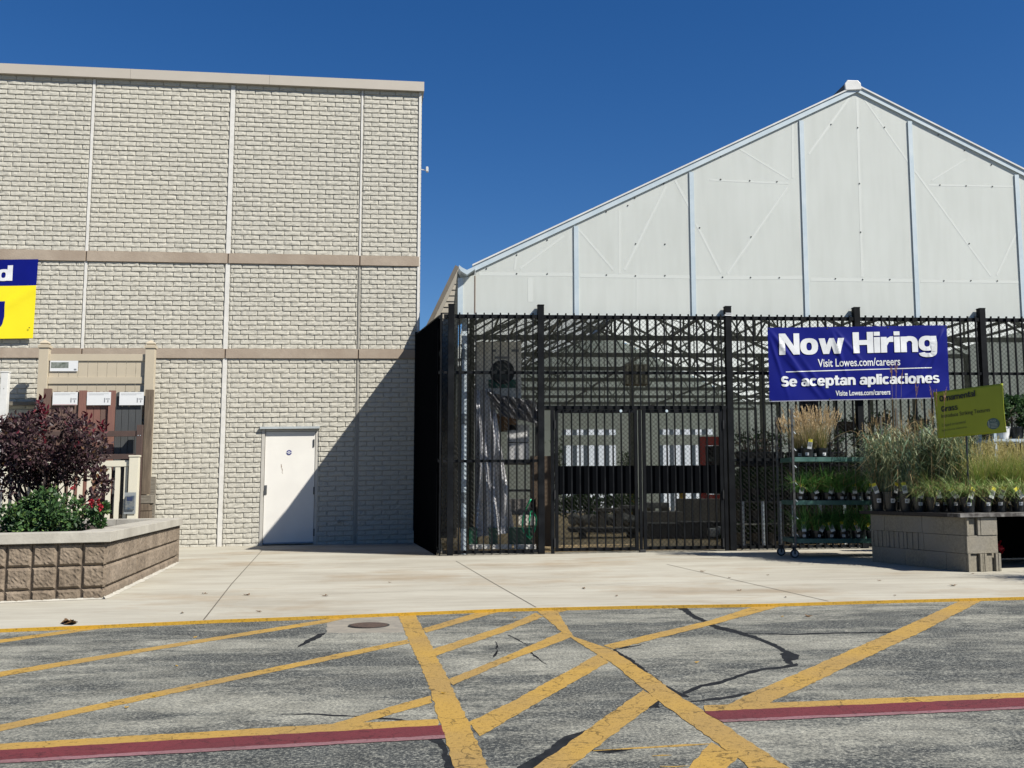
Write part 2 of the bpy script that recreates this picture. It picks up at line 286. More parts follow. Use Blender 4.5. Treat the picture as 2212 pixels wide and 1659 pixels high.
# ------------------------------------------------------------ mesh and object helpers
def tag(o, label=None, cat=None, group=None, kind=None):
    if label: o['label'] = label
    if cat: o['category'] = cat
    if group: o['group'] = group
    if kind: o['kind'] = kind
    return o
def empty(name, loc, label=None, cat=None, group=None):
    o = bpy.data.objects.new(name, None); COL.objects.link(o); o.location = loc; o.empty_display_size = .1
    tag(o, label, cat, group); return o
def wloc(o):
    v = Vector((0, 0, 0))
    while o is not None: v += o.location; o = o.parent
    return v
class MB:
    def __init__(s, fn=None): s.v = []; s.f = []; s.mi = []; s.fn = fn or ident; s.m = 0
    def add(s, vs, fs):
        o = len(s.v); s.v += [s.fn(v) for v in vs]
        for f in fs: s.f.append(tuple(i + o for i in f)); s.mi.append(s.m)
    def box(s, x0, x1, y0, y1, z0, z1):
        s.add([(x, y, z) for z in (z0, z1) for y in (y0, y1) for x in (x0, x1)],
              [(0, 2, 3, 1), (4, 5, 7, 6), (0, 1, 5, 4), (2, 6, 7, 3), (0, 4, 6, 2), (1, 3, 7, 5)])
    def beam(s, a, b, w, h, up=(0, 0, 1)):
        a = Vector(a); b = Vector(b); d = (b - a).normalized(); up = Vector(up)
        if abs(d.dot(up)) > .98: up = Vector((0, 1, 0))
        r = d.cross(up).normalized() * w / 2; u = r.cross(d).normalized() * h / 2
        vs = [p + r * i + u * j for p in (a, b) for i, j in ((-1, -1), (1, -1), (1, 1), (-1, 1))]
        s.add(vs, [(0, 1, 2, 3), (7, 6, 5, 4), (0, 4, 5, 1), (1, 5, 6, 2), (2, 6, 7, 3), (3, 7, 4, 0)])
    def tube(s, pts, r, n=8, r2=None, cap=True):
        pts = [Vector(p) for p in pts]; k = len(pts); r2 = r if r2 is None else r2; vs = []; fs = []
        for i, p in enumerate(pts):
            d = (pts[min(i + 1, k - 1)] - pts[max(i - 1, 0)]).normalized()
            a = d.cross(Vector((0, 0, 1)) if abs(d.z) < .9 else Vector((1, 0, 0))).normalized(); b = d.cross(a)
            rr = r + (r2 - r) * i / max(1, k - 1)
            vs += [p + (a * math.cos(t) + b * math.sin(t)) * rr for t in [2 * math.pi * j / n for j in range(n)]]
        for i in range(k - 1):
            for j in range(n): fs.append((i * n + j, i * n + (j + 1) % n, (i + 1) * n + (j + 1) % n, (i + 1) * n + j))
        if cap: fs.append(tuple(range(n - 1, -1, -1))); fs.append(tuple((k - 1) * n + j for j in range(n)))
        s.add(vs, fs)
    def lathe(s, c, prof, n=20, axis='z'):
        c = Vector(c); vs = []; fs = []
        for r, h in prof:
            for j in range(n):
                t = 2 * math.pi * j / n
                q = Vector((r * math.cos(t), r * math.sin(t), h)) if axis == 'z' else (Vector((h, r * math.cos(t), r * math.sin(t))) if axis == 'x' else Vector((r * math.cos(t), h, r * math.sin(t))))
                vs.append(c + q)
        k = len(prof)
        for i in range(k - 1):
            for j in range(n): fs.append((i * n + j, i * n + (j + 1) % n, (i + 1) * n + (j + 1) % n, (i + 1) * n + j))
        fs.append(tuple(range(n - 1, -1, -1))); fs.append(tuple((k - 1) * n + j for j in range(n)))
        s.add(vs, fs)
    def prism(s, pts, d0, d1):                 # polygon in (u,z), extruded in depth
        k = len(pts)
        s.add([(u, d0, z) for u, z in pts] + [(u, d1, z) for u, z in pts],
              [tuple(range(k)), tuple(range(2 * k - 1, k - 1, -1))] + [(i, i + k, (i + 1) % k + k, (i + 1) % k) for i in range(k)])
    def build(s, name, mats, parent=None, smooth=False, bevel=0, loc=None, **tg):
        if not isinstance(mats, (list, tuple)): mats = [mats]
        off = wloc(parent) if parent else (Vector(loc) if loc is not None else Vector((0, 0, 0)))
        me = bpy.data.meshes.new(name)
        me.from_pydata([tuple(Vector(v) - off) for v in s.v], [], s.f)
        for m in mats: me.materials.append(m)
        if len(mats) > 1: me.polygons.foreach_set('material_index', s.mi)
        if smooth: me.polygons.foreach_set('use_smooth', [True] * len(me.polygons))
        me.update()
        bm = bmesh.new(); bm.from_mesh(me)
        if len(bm.faces) < 20000: bmesh.ops.recalc_face_normals(bm, faces=bm.faces)
        if bevel: bmesh.ops.bevel(bm, geom=[e for e in bm.edges], offset=bevel, segments=2, affect='EDGES', profile=.6)
        bm.to_mesh(me); bm.free()
        o = bpy.data.objects.new(name, me); COL.objects.link(o)
        if parent: o.parent = parent
        elif loc is not None: o.location = off
        tag(o, **tg); return o
def copy_tree(o, parent=None):
    kids = [c for c in o.children]; c = o.copy(); COL.objects.link(c); c.parent = parent
    for k in kids: copy_tree(k, c)
    return c
def text_mesh(body, off=0.0, fit=None):
    cu = bpy.data.curves.new('t', 'FONT'); cu.body = body; cu.offset = off; cu.resolution_u = 4
    ob = bpy.data.objects.new('t', cu); COL.objects.link(ob)
    dg = bpy.context.evaluated_depsgraph_get(); me = bpy.data.meshes.new_from_object(ob.evaluated_get(dg))
    bpy.data.objects.remove(ob); bpy.data.curves.remove(cu)
    bm = bmesh.new(); bm.from_mesh(me); bmesh.ops.triangulate(bm, faces=bm.faces)
    for _ in range(4):
        es = [e for e in bm.edges if e.calc_length() > .22]
        if not es: break
        bmesh.ops.subdivide_edges(bm, edges=es, cuts=1); bmesh.ops.triangulate(bm, faces=bm.faces)
    vs = np.array([v.co[:2] for v in bm.verts]); fs = [tuple(v.index for v in f.verts) for f in bm.faces]
    bm.free(); bpy.data.meshes.remove(me)
    vs -= vs.min(0); vs /= vs.max(0)
    return vs, fs

def _r(a, b, c, d): return ('p', [(a, c), (b, c), (b, d), (a, d)])
def _o(cx, cy, rx, ry, ix, iy, a0=0, a1=360): return ('o', cx, cy, rx, ry, ix, iy, a0, a1)
HEAVY = {
 'N': (.88, [_r(0, .25, 0, 1), _r(.63, .88, 0, 1), ('p', [(0, 1), (.27, 1), (.88, 0), (.61, 0)])]),
 'H': (.88, [_r(0, .27, 0, 1), _r(.61, .88, 0, 1), _r(.26, .62, .39, .62)]),
 'S': (.74, [_o(.37, .70, .36, .31, .11, .09, 15, 270), _o(.37, .30, .37, .31, .11, .09, -165, 90)]),
 'G': (.90, [_o(.45, .5, .45, .51, .17, .26, 38, 330), _r(.46, .90, .30, .50), _r(.66, .90, .06, .34)]),
 'O': (.92, [_o(.46, .5, .46, .51, .18, .27)]),
 'o': (.78, [_o(.39, .37, .39, .39, .12, .19)]),
 'w': (1.10, [('p', [(0, .74), (.26, .74), (.44, 0), (.19, 0)]), ('p', [(.19, 0), (.44, 0), (.65, .74), (.45, .74)]), ('p', [(.45, .74), (.65, .74), (.91, 0), (.66, 0)]), ('p', [(.66, 0), (.91, 0), (1.10, .74), (.84, .74)])]),
 'i': (.26, [_r(0, .26, 0, .745), _r(0, .26, .81, 1.0)]), 'l': (.26, [_r(0, .26, 0, 1)]),
 'r': (.55, [_r(0, .26, 0, .745), ('p', [(.25, .30), (.36, .50), (.55, .50), (.55, .765), (.42, .765), (.25, .66)])]),
 'n': (.76, [_r(0, .26, 0, .745), _o(.39, .37, .37, .39, .12, .17, 0, 150), _r(.50, .76, 0, .38)]),
 'm': (1.22, [_r(0, .26, 0, .745), _o(.38, .37, .36, .39, .12, .17, 0, 150), _r(.48, .74, 0, .38), _o(.86, .37, .36, .39, .12, .17, 0, 140), _r(.96, 1.22, 0, .38)]),
 'g': (.78, [_o(.37, .40, .37, .36, .12, .16), _r(.53, .78, .0, .745), _o(.39, .0, .39, .26, .14, .07, 190, 360)]),
 'e': (.76, [_o(.38, .37, .38, .39, .12, .20, 0, 322), _r(.12, .74, .30, .44)]),
 'a': (.74, [_r(.49, .74, 0, .50), _o(.39, .46, .35, .30, .10, .12, 0, 165), _o(.28, .22, .28, .235, .09, .09)]),
 'c': (.70, [_o(.38, .37, .38, .39, .12, .17, 42, 318)]),
 'p': (.80, [_r(0, .26, -.25, .745), _o(.44, .37, .36, .39, .11, .19)]),
 'd': (.80, [_r(.54, .80, 0, 1), _o(.36, .37, .36, .39, .11, .19)]),
 't': (.50, [_r(.11, .37, .0, .95), _r(0, .50, .55, .745), _r(.30, .50, 0, .19)]),
 's': (.66, [_o(.33, .545, .31, .22, .10, .065, 15, 270), _o(.33, .215, .33, .23, .10, .065, -165, 90)])}
def heavy(q, body, a0, a1, t0, t1, m, root, lift=.009, slant=0.0, cond=1.0, ref=None):
    # t0 = cap line, t1 = baseline; a0..a1 = run of the word
    W_ = 0; xs_ = []
    for ch_ in body:
        if ch_ == ' ': W_ += .36; xs_.append(None); continue
        xs_.append(W_); W_ += HEAVY[ch_][0] + .03
    W_ -= .03; k_ = (a1 - a0) / W_; mb = MB(); n_ = 0
    def put(x, y, L_): return q(a0 + x * k_, t1 + (t0 - t1) * y + slant * x / W_, L_)
    for ch_, x0 in zip(body, xs_):
        if x0 is None: continue
        for gi, g_ in enumerate(HEAVY[ch_][1]):
            L_ = lift + .0005 * gi
            if g_[0] == 'p':
                P_ = g_[1]; k4 = 6; vs = []          # quads become grids so that they follow the cloth
                if len(P_) == 4:
                    A, B, C, D = [Vector((*v, 0)) for v in P_]
                    for i in range(k4 + 1):
                        for j in range(k4 + 1): v = A.lerp(B, i / k4).lerp(D.lerp(C, i / k4), j / k4); vs.append(put(x0 + v.x, v.y, L_))
                    mb.add(vs, [(i * (k4 + 1) + j, i * (k4 + 1) + j + 1, (i + 1) * (k4 + 1) + j + 1, (i + 1) * (k4 + 1) + j) for i in range(k4) for j in range(k4)])
                else: mb.add([put(x0 + a, b, L_) for a, b in P_], [tuple(range(len(P_)))])
            else:
                _, cx, cy, rx, ry, ix, iy, b0, b1 = g_; N_ = 28; vs = []
                for i in range(N_ + 1):
                    t_ = math.radians(b0 + (b1 - b0) * i / N_)
                    c_, s_ = math.cos(t_), math.sin(t_); e_ = .82; c_ = math.copysign(abs(c_) ** e_, c_); s_ = math.copysign(abs(s_) ** e_, s_)
                    vs += [put(x0 + cx + rx * c_, cy + ry * s_, L_), put(x0 + cx + ix * c_, cy + iy * s_, L_)]
                mb.add(vs, [(2 * i, 2 * i + 1, 2 * i + 3, 2 * i + 2) for i in range(N_)])
    return mb.build('lettering', m, root)

# ------------------------------------------------------------ ground, pavement, road
kerb_px = [(-1400, 1402), (-700, 1383), (0, 1360), (240, 1350.5), (470, 1340), (700, 1331.5), (1106, 1315.5), (1380, 1309.5), (1656, 1305.5), (1930, 1297.5), (2212, 1290.5), (2900, 1275), (3600, 1260)]
kerb = [G(*p) for p in kerb_px]
LOW = -.022
def sheet(name, pts, mt, kind='structure', z=0.0, off=None):
    me = bpy.data.meshes.new(name); me.from_pydata([(p[0], p[1], TILT * p[0] + z) for p in pts], [], [tuple(range(len(pts)))])
    bm = bmesh.new(); bm.from_mesh(me); bmesh.ops.triangulate(bm, faces=bm.faces); bmesh.ops.recalc_face_normals(bm, faces=bm.faces)
    for f in bm.faces:
        if f.normal.z < 0: f.normal_flip()
    bm.to_mesh(me); bm.free(); me.materials.append(mt)
    o = bpy.data.objects.new(name, me); COL.objects.link(o); o['kind'] = kind; return o
sheet('ground', [(-900, -900), (900, -900), (900, 900), (-900, 900)], mat('far_ground', (.20, .19, .17), scale=.05), z=-.12)
kl = [(k.x, k.y) for k in kerb]
sheet('pavement', [(-60, kl[0][1] - 1)] + kl + [(60, kl[-1][1] + 2), (60, 70), (-60, 70)], M_walk)
sheet('road', [(-70, -60), (70, -60), (70, kl[-1][1] + 2.3), (60, kl[-1][1] + 2)] + [(x, y + .01) for x, y in kl[::-1]] + [(-60, kl[0][1] - 1), (-70, kl[0][1] - 1.3)], M_asph, z=LOW)
mb = MB()
for a, b in zip(kerb[:-1], kerb[1:]):
    q = [(a.x, a.y - .006, gz(a.x) + LOW - .01), (b.x, b.y - .006, gz(b.x) + LOW - .01), (b.x, b.y - .006, gz(b.x) + .004), (a.x, a.y - .006, gz(a.x) + .004),
         (b.x, b.y + .016, gz(b.x) + .004), (a.x, a.y + .016, gz(a.x) + .004)]
    mb.add(q, [(0, 1, 2, 3), (3, 2, 4, 5)])
mb.build('kerb', M_pyk, kind='structure')

def ragged(poly, step, jit):
    out = []
    for i in range(len(poly)):
        a = Vector(poly[i]); b = Vector(poly[(i + 1) % len(poly)]); L = (b - a).length; k = max(1, int(L / step))
        for j in range(k):
            p = a.lerp(b, j / k)
            out.append(p + Vector((random.uniform(-jit, jit), random.uniform(-jit, jit), 0)) * (1 if j else .3))
    return out
def z7(x, y): return (x / 2.0, 1225.5 + y / 2.0)
def z8(x, y): return (1106 + x / 2.0, 1225.5 + y / 2.0)
def marking(name, polys, mt, z0, dz=.0006, step=.05, jit=.006):
    bm = bmesh.new()
    for i, poly in enumerate(polys):
        w = ragged([G(px, py, LOW) for px, py in poly], step, jit)
        vs = [bm.verts.new((p.x, p.y, gz(p.x) + LOW + z0 + i * dz)) for p in w]
        bm.faces.new(vs)
    bmesh.ops.triangulate(bm, faces=bm.faces)
    for f in bm.faces:
        f.normal_update()
        if f.normal.z < 0: f.normal_flip()
    me = bpy.data.meshes.new(name); bm.to_mesh(me); bm.free(); me.materials.append(mt)
    o = bpy.data.objects.new(name, me); COL.objects.link(o); o['kind'] = 'structure'; return o
A7 = lambda l: [z7(*p) for p in l]
A8 = lambda l: [z8(*p) for p in l]
yellow = [
    A7([(-300, 345), (0, 312), (380, 261), (540, 252), (420, 268), (0, 327), (-300, 362)]),
    A7([(-400, 520), (0, 452), (700, 338), (1395, 228), (1480, 212), (1560, 207), (1400, 242), (700, 353), (0, 474), (-400, 545)]),
    A7([(-400, 768), (0, 681), (880, 495), (1760, 312), (1768, 329), (900, 512), (0, 709), (-400, 800)]),
    A7([(-400, 800), (0, 764), (1430, 678), (1892, 657), (1892, 686), (0, 794), (-400, 832)]),
    A7([(1430, 680), (1560, 640), (1860, 555), (1868, 586), (1640, 652), (1540, 680)]),
    A7([(1718, 204), (1792, 202), (1825, 262), (1870, 352), (1945, 500), (2025, 668), (2110, 867), (2190, 1070), (2050, 1070), (1965, 867), (1925, 742), (1892, 650), (1850, 500), (1762, 308)]),
    A7([(1828, 265), (2075, 192), (2180, 186), (1842, 283)]),
    A7([(1868, 355), (2212, 243), (2312, 197), (2348, 214), (2212, 268), (1885, 383)]),
    A7([(1938, 485), (2212, 373), (2432, 277), (2474, 301), (2212, 399), (1957, 510)]),
    A7([(2025, 672), (2212, 580), (2582, 378), (2630, 410), (2212, 650), (2072, 731)]),
    A8([(567, 530), (632, 578), (250, 867), (110, 980), (-70, 980), (95, 867)]),
    A8([(862, 757), (978, 822), (930, 867), (840, 960), (650, 960), (765, 867)]),
    A8([(98, 180), (200, 196), (265, 300), (430, 355), (620, 480), (740, 570), (835, 625), (960, 710), (1195, 867), (1400, 1000), (1150, 1000), (1020, 867), (975, 825), (870, 750), (650, 592), (568, 526), (430, 414), (368, 376), (215, 280)]),
    A8([(100, 182), (60, 186), (110, 176), (270, 180), (200, 197)]),
    A8([(395, 338), (850, 232), (1075, 160), (1200, 158), (875, 247), (440, 355)]),
    A8([(925, 602), (1000, 560), (1650, 277), (1955, 138), (2057, 131), (1755, 287), (1290, 505), (1100, 592), (1085, 606)]),
    A8([(828, 599), (2212, 543), (2900, 512), (2900, 536), (2212, 567), (836, 626)])]
marking('yellow_road_marking', yellow, M_py, .0012, dz=.0001)
marking('red_road_marking', [A7([(-400, 829), (0, 793), (1908, 685), (1922, 727), (0, 836), (-400, 872)]), A8([(828, 625), (2212, 566), (2900, 535), (2900, 572), (2212, 604), (892, 662)])], M_pr, .0039, dz=.0002)
marking('pink_road_marking', [A7([(-400, 866), (0, 830), (1921, 722), (1925, 741), (0, 849), (-400, 884)]), A8([(880, 656), (2212, 600), (2900, 568), (2900, 580), (2212, 614), (915, 672)])], M_pp, .0033, dz=.0002)
def line_poly(pts, w, taper=True):
    w = w * 1.45
    pts = [Vector((*p, 0)) for p in pts]; L = []; R = []
    for i, p in enumerate(pts):
        d = (pts[min(i + 1, len(pts) - 1)] - pts[max(i - 1, 0)]).normalized(); nrm = Vector((-d.y, d.x * .5, 0))
        k = (.35 if taper and i in (0, len(pts) - 1) else 1) * random.uniform(.75, 1.2)
        L.append(p + nrm * w * k / 2); R.append(p - nrm * w * k / 2)
    return [(v.x, v.y) for v in L + R[::-1]]
cr = [line_poly(A8([(700, 168), (745, 182), (790, 215), (830, 232), (880, 258), (950, 274), (1040, 300), (1120, 332), (1170, 358), (1215, 378)]), 10),
      A8([(1160, 372), (1200, 362), (1245, 380), (1238, 396), (1205, 404), (1225, 424), (1180, 414), (1166, 392)]),
      line_poly(A8([(1232, 420), (1170, 432), (1100, 438), (1020, 455), (960, 478), (890, 500), (820, 512), (770, 532), (740, 545)]), 8, False),
      line_poly(A8([(436, 356), (500, 400), (560, 452), (640, 508), (700, 545), (765, 560)]), 14),
      line_poly(A8([(560, 334), (500, 345), (440, 356)]), 5),
      line_poly(A8([(760, 583), (850, 572), (930, 562), (1050, 540)]), 7),
      line_poly(A8([(985, 284), (1200, 290), (1400, 284), (1600, 282), (1795, 270)]), 3.2),
      line_poly(A8([(636, 590), (560, 600), (460, 632), (420, 668), (330, 715), (240, 745), (150, 812), (60, 867), (0, 910)]), 22, False),
      line_poly(A7([(1215, 636), (1330, 634), (1450, 641), (1560, 645), (1690, 655), (1860, 672)]), 5),
      A7([(1835, 735), (1895, 728), (1925, 765), (1965, 880), (1980, 960), (1950, 960), (1925, 840), (1895, 775)]),
      A7([(1405, 283), (1390, 300), (1320, 333), (1280, 348), (1330, 312), (1372, 288)]),
      line_poly(A8([(-20, 290), (60, 330), (80, 370), (150, 420)]), 1.6), line_poly(A7([(2140, 320), (2150, 360), (2130, 390)]), 3),
      line_poly(A8([(330, 792), (420, 800), (600, 775)]), 4)]
marking('tar_patch', cr, M_tar, .0003, dz=.00004, step=.04, jit=.010)
marking('overspray_marking', [line_poly(A8([(350, 793), (500, 784), (700, 772), (860, 763)]), 5), line_poly(A8([(605, 815), (650, 813), (690, 812)]), 4), line_poly(A8([(640, 860), (700, 862), (765, 858)]), 4)], M_py, .0010, dz=.00005)
# manhole in its concrete collar
marking('concrete_collar', [A7([(1412, 224), (1722, 209), (1752, 268), (1745, 282), (1412, 283)])], mat('collar_concrete', (.40, .36, .29), (.27, .25, .21), scale=9, rough=.9), .00015)
mc = G(797, 1351.5, LOW); rt = empty('manhole_cover', (mc.x, mc.y, gz(mc.x) + LOW), 'round rusty brown manhole cover in a pale concrete collar by the kerb', 'manhole cover')
m1 = MB(); m1.lathe((mc.x, mc.y, gz(mc.x) + LOW), [(.165, -.05), (.165, .005)], 28); m1.build('frame', M_dark, rt)
m1 = MB(); m1.lathe((mc.x, mc.y, gz(mc.x) + LOW), [(.15, -.05), (.15, .008), (.13, .010)], 28); m1.build('lid', mat('rusty_lid', (.12, .07, .045), (.06, .04, .03), scale=40, rough=.8), rt)
# pavement joints
def pjoint(pts, w=.010):
    mbj = MB()
    for a, b in zip(pts[:-1], pts[1:]):
        a = G(*a); b = G(*b); d = (b - a).normalized(); nn = Vector((-d.y, d.x, 0)) * w / 2
        q = [a + nn, a - nn, b - nn, b + nn]
        mbj.add([(v.x, v.y, gz(v.x) + .002) for v in q], [(0, 1, 2, 3)])
    return mbj
jm = mat('joint_dirt', (.19, .16, .12), (.10, .085, .065), scale=7, rough=1)
pjoint([(566, 1189), (500, 1262), (440, 1339)], .012).build('pavement_joint', jm, kind='structure')
pjoint([(985, 1212), (1070, 1262), (1158, 1312)], .010).build('pavement_joint', jm, kind='structure')
pjoint([(1440, 1219), (1600, 1256), (1790, 1299)], .010).build('pavement_joint', jm, kind='structure')
pjoint([(690, 1284), (1106, 1270), (1400, 1259), (2000, 1249), (2212, 1243)], .006).build('pavement_joint', jm, kind='structure')
for (x, y, s) in ((150, 1347, .11), (1740, 1332, .05), (2058, 1266, .06), (445, 1283, .04), (535, 1286, .05), (700, 1288, .05), (397, 1325, .03), (560, 1322, .03), (1265, 1272, .05), (1330, 1288, .03), (1515, 1235, .04), (1575, 1249, .03), (1595, 1276, .035), (1700, 1291, .03), (1930, 1287, .03), (2030, 1290, .035), (1660, 1243, .025), (1900, 1255, .03), (2100, 1240, .03), (840, 1259, .03), (270, 1530, .02), (420, 1378, .02), (330, 1505, .02), (1110, 1335, .02), (960, 1500, .02), (380, 1440, .02), (1505, 1432, .02), (1690, 1333, .02)):
    road = y > 1360 - x * .0316 - 6
    c = G(x, y, LOW if road else 0); mb = MB()
    for k in range(4 if s > .08 else 2):
        a = random.uniform(0, 6.28); r = s * random.uniform(.5, 1)
        dx = Vector((math.cos(a), math.sin(a), 0)) * r; dy = Vector((-math.sin(a), math.cos(a), 0)) * r * .45; up = Vector((0, 0, r * .35))
        o = c + Vector((random.uniform(-s, s) * .5, random.uniform(-s, s) * .5, .004))
        mb.add([o - dx + up * .8, o - dy, o + dx + up, o + dy, o + up * .15 + Vector((0, 0, .004))], [(0, 1, 4), (1, 2, 4), (2, 3, 4), (3, 0, 4)])
    mb.build('fallen_leaf', M_leafd if not road or s > .03 else M_pyk, loc=c, label='small dry brown leaf lying on the pavement or the road', cat='leaf', group='dry leaves scattered on the ground')

# ------------------------------------------------------------ brick building
WALL = Plane(G(897, 1172), .153, .018)
R0 = wloc(None)
bld = empty('store_building', WALL((0, 0, 0)), 'large cream painted block-pattern store building with tan bands and a flat roof', 'building')
U = lambda px, py, d=0: WALL.px(px, py, d)[0]
Zw = lambda px, py, d=0: WALL.px(px, py, d)[1]
uL = -14.0; uR = 0.02
j1 = U(178, 752); j2 = U(487, 754); j3 = U(774, 756); jm1 = j1 - (j2 - j1) * 1.0
zb2t, zb2b = Zw(487, 754), Zw(487, 774.5); zb1t, zb1b = Zw(487, 548), Zw(487, 569.5); ztop = Zw(487, 182)
d0u, d1u, dtop = U(563, 1050), U(685, 1050), Zw(620, 921)
def brick_mesh():
    vs = []; fs = []; rng = RNG
    nu, nv = 9, 5
    su = np.array([0, .022, .14, .32, .5, .68, .86, .978, 1.0]); sv = np.array([0, .08, .45, .9, 1.0])
    quad = [(i * nv + j, i * nv + j + 1, (i + 1) * nv + j + 1, (i + 1) * nv + j) for i in range(nu - 1) for j in range(nv - 1)]
    quad = np.array(quad)
    allv = []; allf = []; cnt = 0
    rows = []
    for (za, zb) in ((-.35, zb2b), (zb2t, zb1b), (zb1t, ztop)):
        n = round((zb - za) / .0985); p = (zb - za) / n
        # courses are anchored at the top of each field
        rows += [(zb - (k + 1) * p, zb - k * p, k) for k in range(n)]
    panels = [(uL, jm1, 0), (jm1, j1, .025), (j1, j2, .055), (j2, j3, .03), (j3, uR - .02, 0)]
    L = .327
    for (r0, r1, k) in rows:
        for pi, (a, b, _) in enumerate(panels):
            a_ = a + (.035 if pi not in (0,) else 0); b_ = b - .035 if pi < 4 else b
            if pi == 3: a_ = a + .05
            if pi == 2: b_ = b - .05
            segs = [(a_, b_)]
            if r0 < dtop - .03: 
                ns = []
                for (s0, s1) in segs:
                    if s1 <= d0u or s0 >= d1u: ns.append((s0, s1))
                    else:
                        if s0 < d0u: ns.append((s0, d0u - .005))
                        if s1 > d1u: ns.append((d1u + .005, s1))
                segs = ns
            start = a_ - (L / 2 if k % 2 else 0) - L * (.3 if pi % 2 else .0)
            x = start
            while x < b_:
                for (s0, s1) in segs:
                    c0, c1 = max(x, s0), min(x + L, s1)
                    if c1 - c0 < .03: continue
                    g = .005; w = c1 - c0; h = r1 - r0
                    uu = (c0 + g) + su * (w - 2 * g) if w > .12 else (c0 + g) + np.linspace(0, 1, nu) * (w - 2 * g)
                    vv = (r0 + g * .8) + sv * (h - 1.6 * g)
                    A, B = np.meshgrid(uu, vv, indexing='ij')
                    D = np.full((nu, nv), -.017)
                    D[1, :] = D[-2, :] = -.0145
                    D += rng.normal(0, .0028, (nu, nv)); D += rng.normal(0, .0015)
                    A = A + rng.normal(0, .0022, (nu, nv)); B = B + rng.normal(0, .0022, (nu, nv))
                    D[0, :] = D[-1, :] = .003; D[:, 0] = .003; D[:, -1] = .003
                    D[:, 3] += .003
                    allv.append(np.stack([A, D, B], -1).reshape(-1, 3)); allf.append(quad + cnt); cnt += nu * nv
                x += L
    return np.concatenate(allv), np.concatenate(allf)
bv, bf = brick_mesh()
o_ = WALL.o; wv = np.outer(bv[:, 0], WALL.t) + np.outer(bv[:, 1], WALL.n) + np.array(o_)
wv[:, 2] += bv[:, 2] + WALL.sh * bv[:, 0]; wv -= np.array(bld.location)
me = bpy.data.meshes.new('block_facing'); me.from_pydata(wv.tolist(), [], bf.tolist()); me.materials.append(M_brick)
fo = bpy.data.objects.new('block_facing', me); COL.objects.link(fo); fo.parent = bld
mb = MB(WALL); DB = 22.0
# backing wall split round the doorway, side wall, rear, roof
mb.prism([(uL, -.4), (d0u, -.4), (d0u, dtop), (d1u, dtop), (d1u, -.4), (uR, -.4), (uR, ztop + .06), (uL, ztop + .06)], 0, .12)
mb.box(d0u - .02, d1u + .02, .13, .16, -.4, dtop + .05)
mb.box(uL, uR - .21, .161, .30, -.4, ztop + .05)
mb.box(uR - .2, uR, .125, DB, -.4, ztop + .06); mb.box(uL, uL + .2, .125, DB, -.4, ztop + .06); mb.box(uL + .21, uR - .21, DB - .2, DB, -.4, ztop + .06)
mb.build('wall', M_mortar, bld)
# the same block facing continues on the side of the building as coursed relief
mb = MB(WALL); hcount = int((ztop + .3) / .0985)
for k in range(hcount):
    z = ztop - (k + 1) * .0985
    for s in range(10): 
        y0 = .04 + s * .327 - (.16 if k % 2 else 0)
        mb.box(uR - .01, uR + .028, max(.04, y0) + .005, y0 + .322, z + .005, z + .093)
mb.build('side_block_facing', M_brick, bld)
mb = MB(WALL); mb.box(uL + .21, uR - .21, .31, DB - .21, ztop - .1, ztop); mb.build('roof', mat('roof_membrane', (.3, .3, .3)), bld)
ct = Zw(487, 162)
mb = MB(WALL)
xs = [uL - .05] + [U(px, 150) for px in (-420, -60, 285, 584)] + [uR + .07]
for a, b in zip(xs[:-1], xs[1:]): mb.box(a, b - .004, -.10, .25, ztop - .005, ct)
mb.box(uR + .066, uR + .07, .26, DB, ztop - .005, ct)
mb.build('coping', M_cope, bld)
for zt, zb in ((zb1t, zb1b), (zb2t, zb2b)):
    # zt is the upper line in the picture
    ed = [uL, jm1, j1, j2, j3, uR + .01]
    for a, b in zip(ed[:-1], ed[1:]):
        mb = MB(WALL); mb.box(a + .012, b - .012, -.045, .02, zb, zt); mb.build('tan_band', M_band, bld, bevel=.006)
for u, w, dd, mt_ in ((jm1, .03, -.020, M_caulk), (j1, .05, -.020, M_caulk), (j2, .085, -.024, M_caulk), (j3, .034, -.018, M_caulk)):
    for za, zb in ((-.3, zb2b), (zb2t, zb1b), (zb1t, ztop - .02)):
        # tapering run of caulk
        pts = []; nseg = 24
        for k in range(nseg + 1): pts.append((u - w / 2 + random.uniform(-.003, .003), za + (zb - za) * k / nseg))
        for k in range(nseg, -1, -1): pts.append((u + w / 2 + random.uniform(-.003, .003), za + (zb - za) * k / nseg))
        mb = MB(WALL); mb.prism(pts, dd, .0)
        mb.build('caulk_joint', M_caulkg if (u == j3 and za < zb1b) else mt_, bld)
    for zt, zb in ((zb1t, zb1b), (zb2t, zb2b)):
        mb = MB(WALL); mb.box(u - .011, u + .011, -.030, .015, zb + .002, zt - .002); mb.build('band_joint', M_brown, bld)
mb = MB(WALL); mb.box(uR - .035, uR + .012, -.034, .04, -.3, ztop - .012); mb.build('corner_trim', M_caulk, bld)
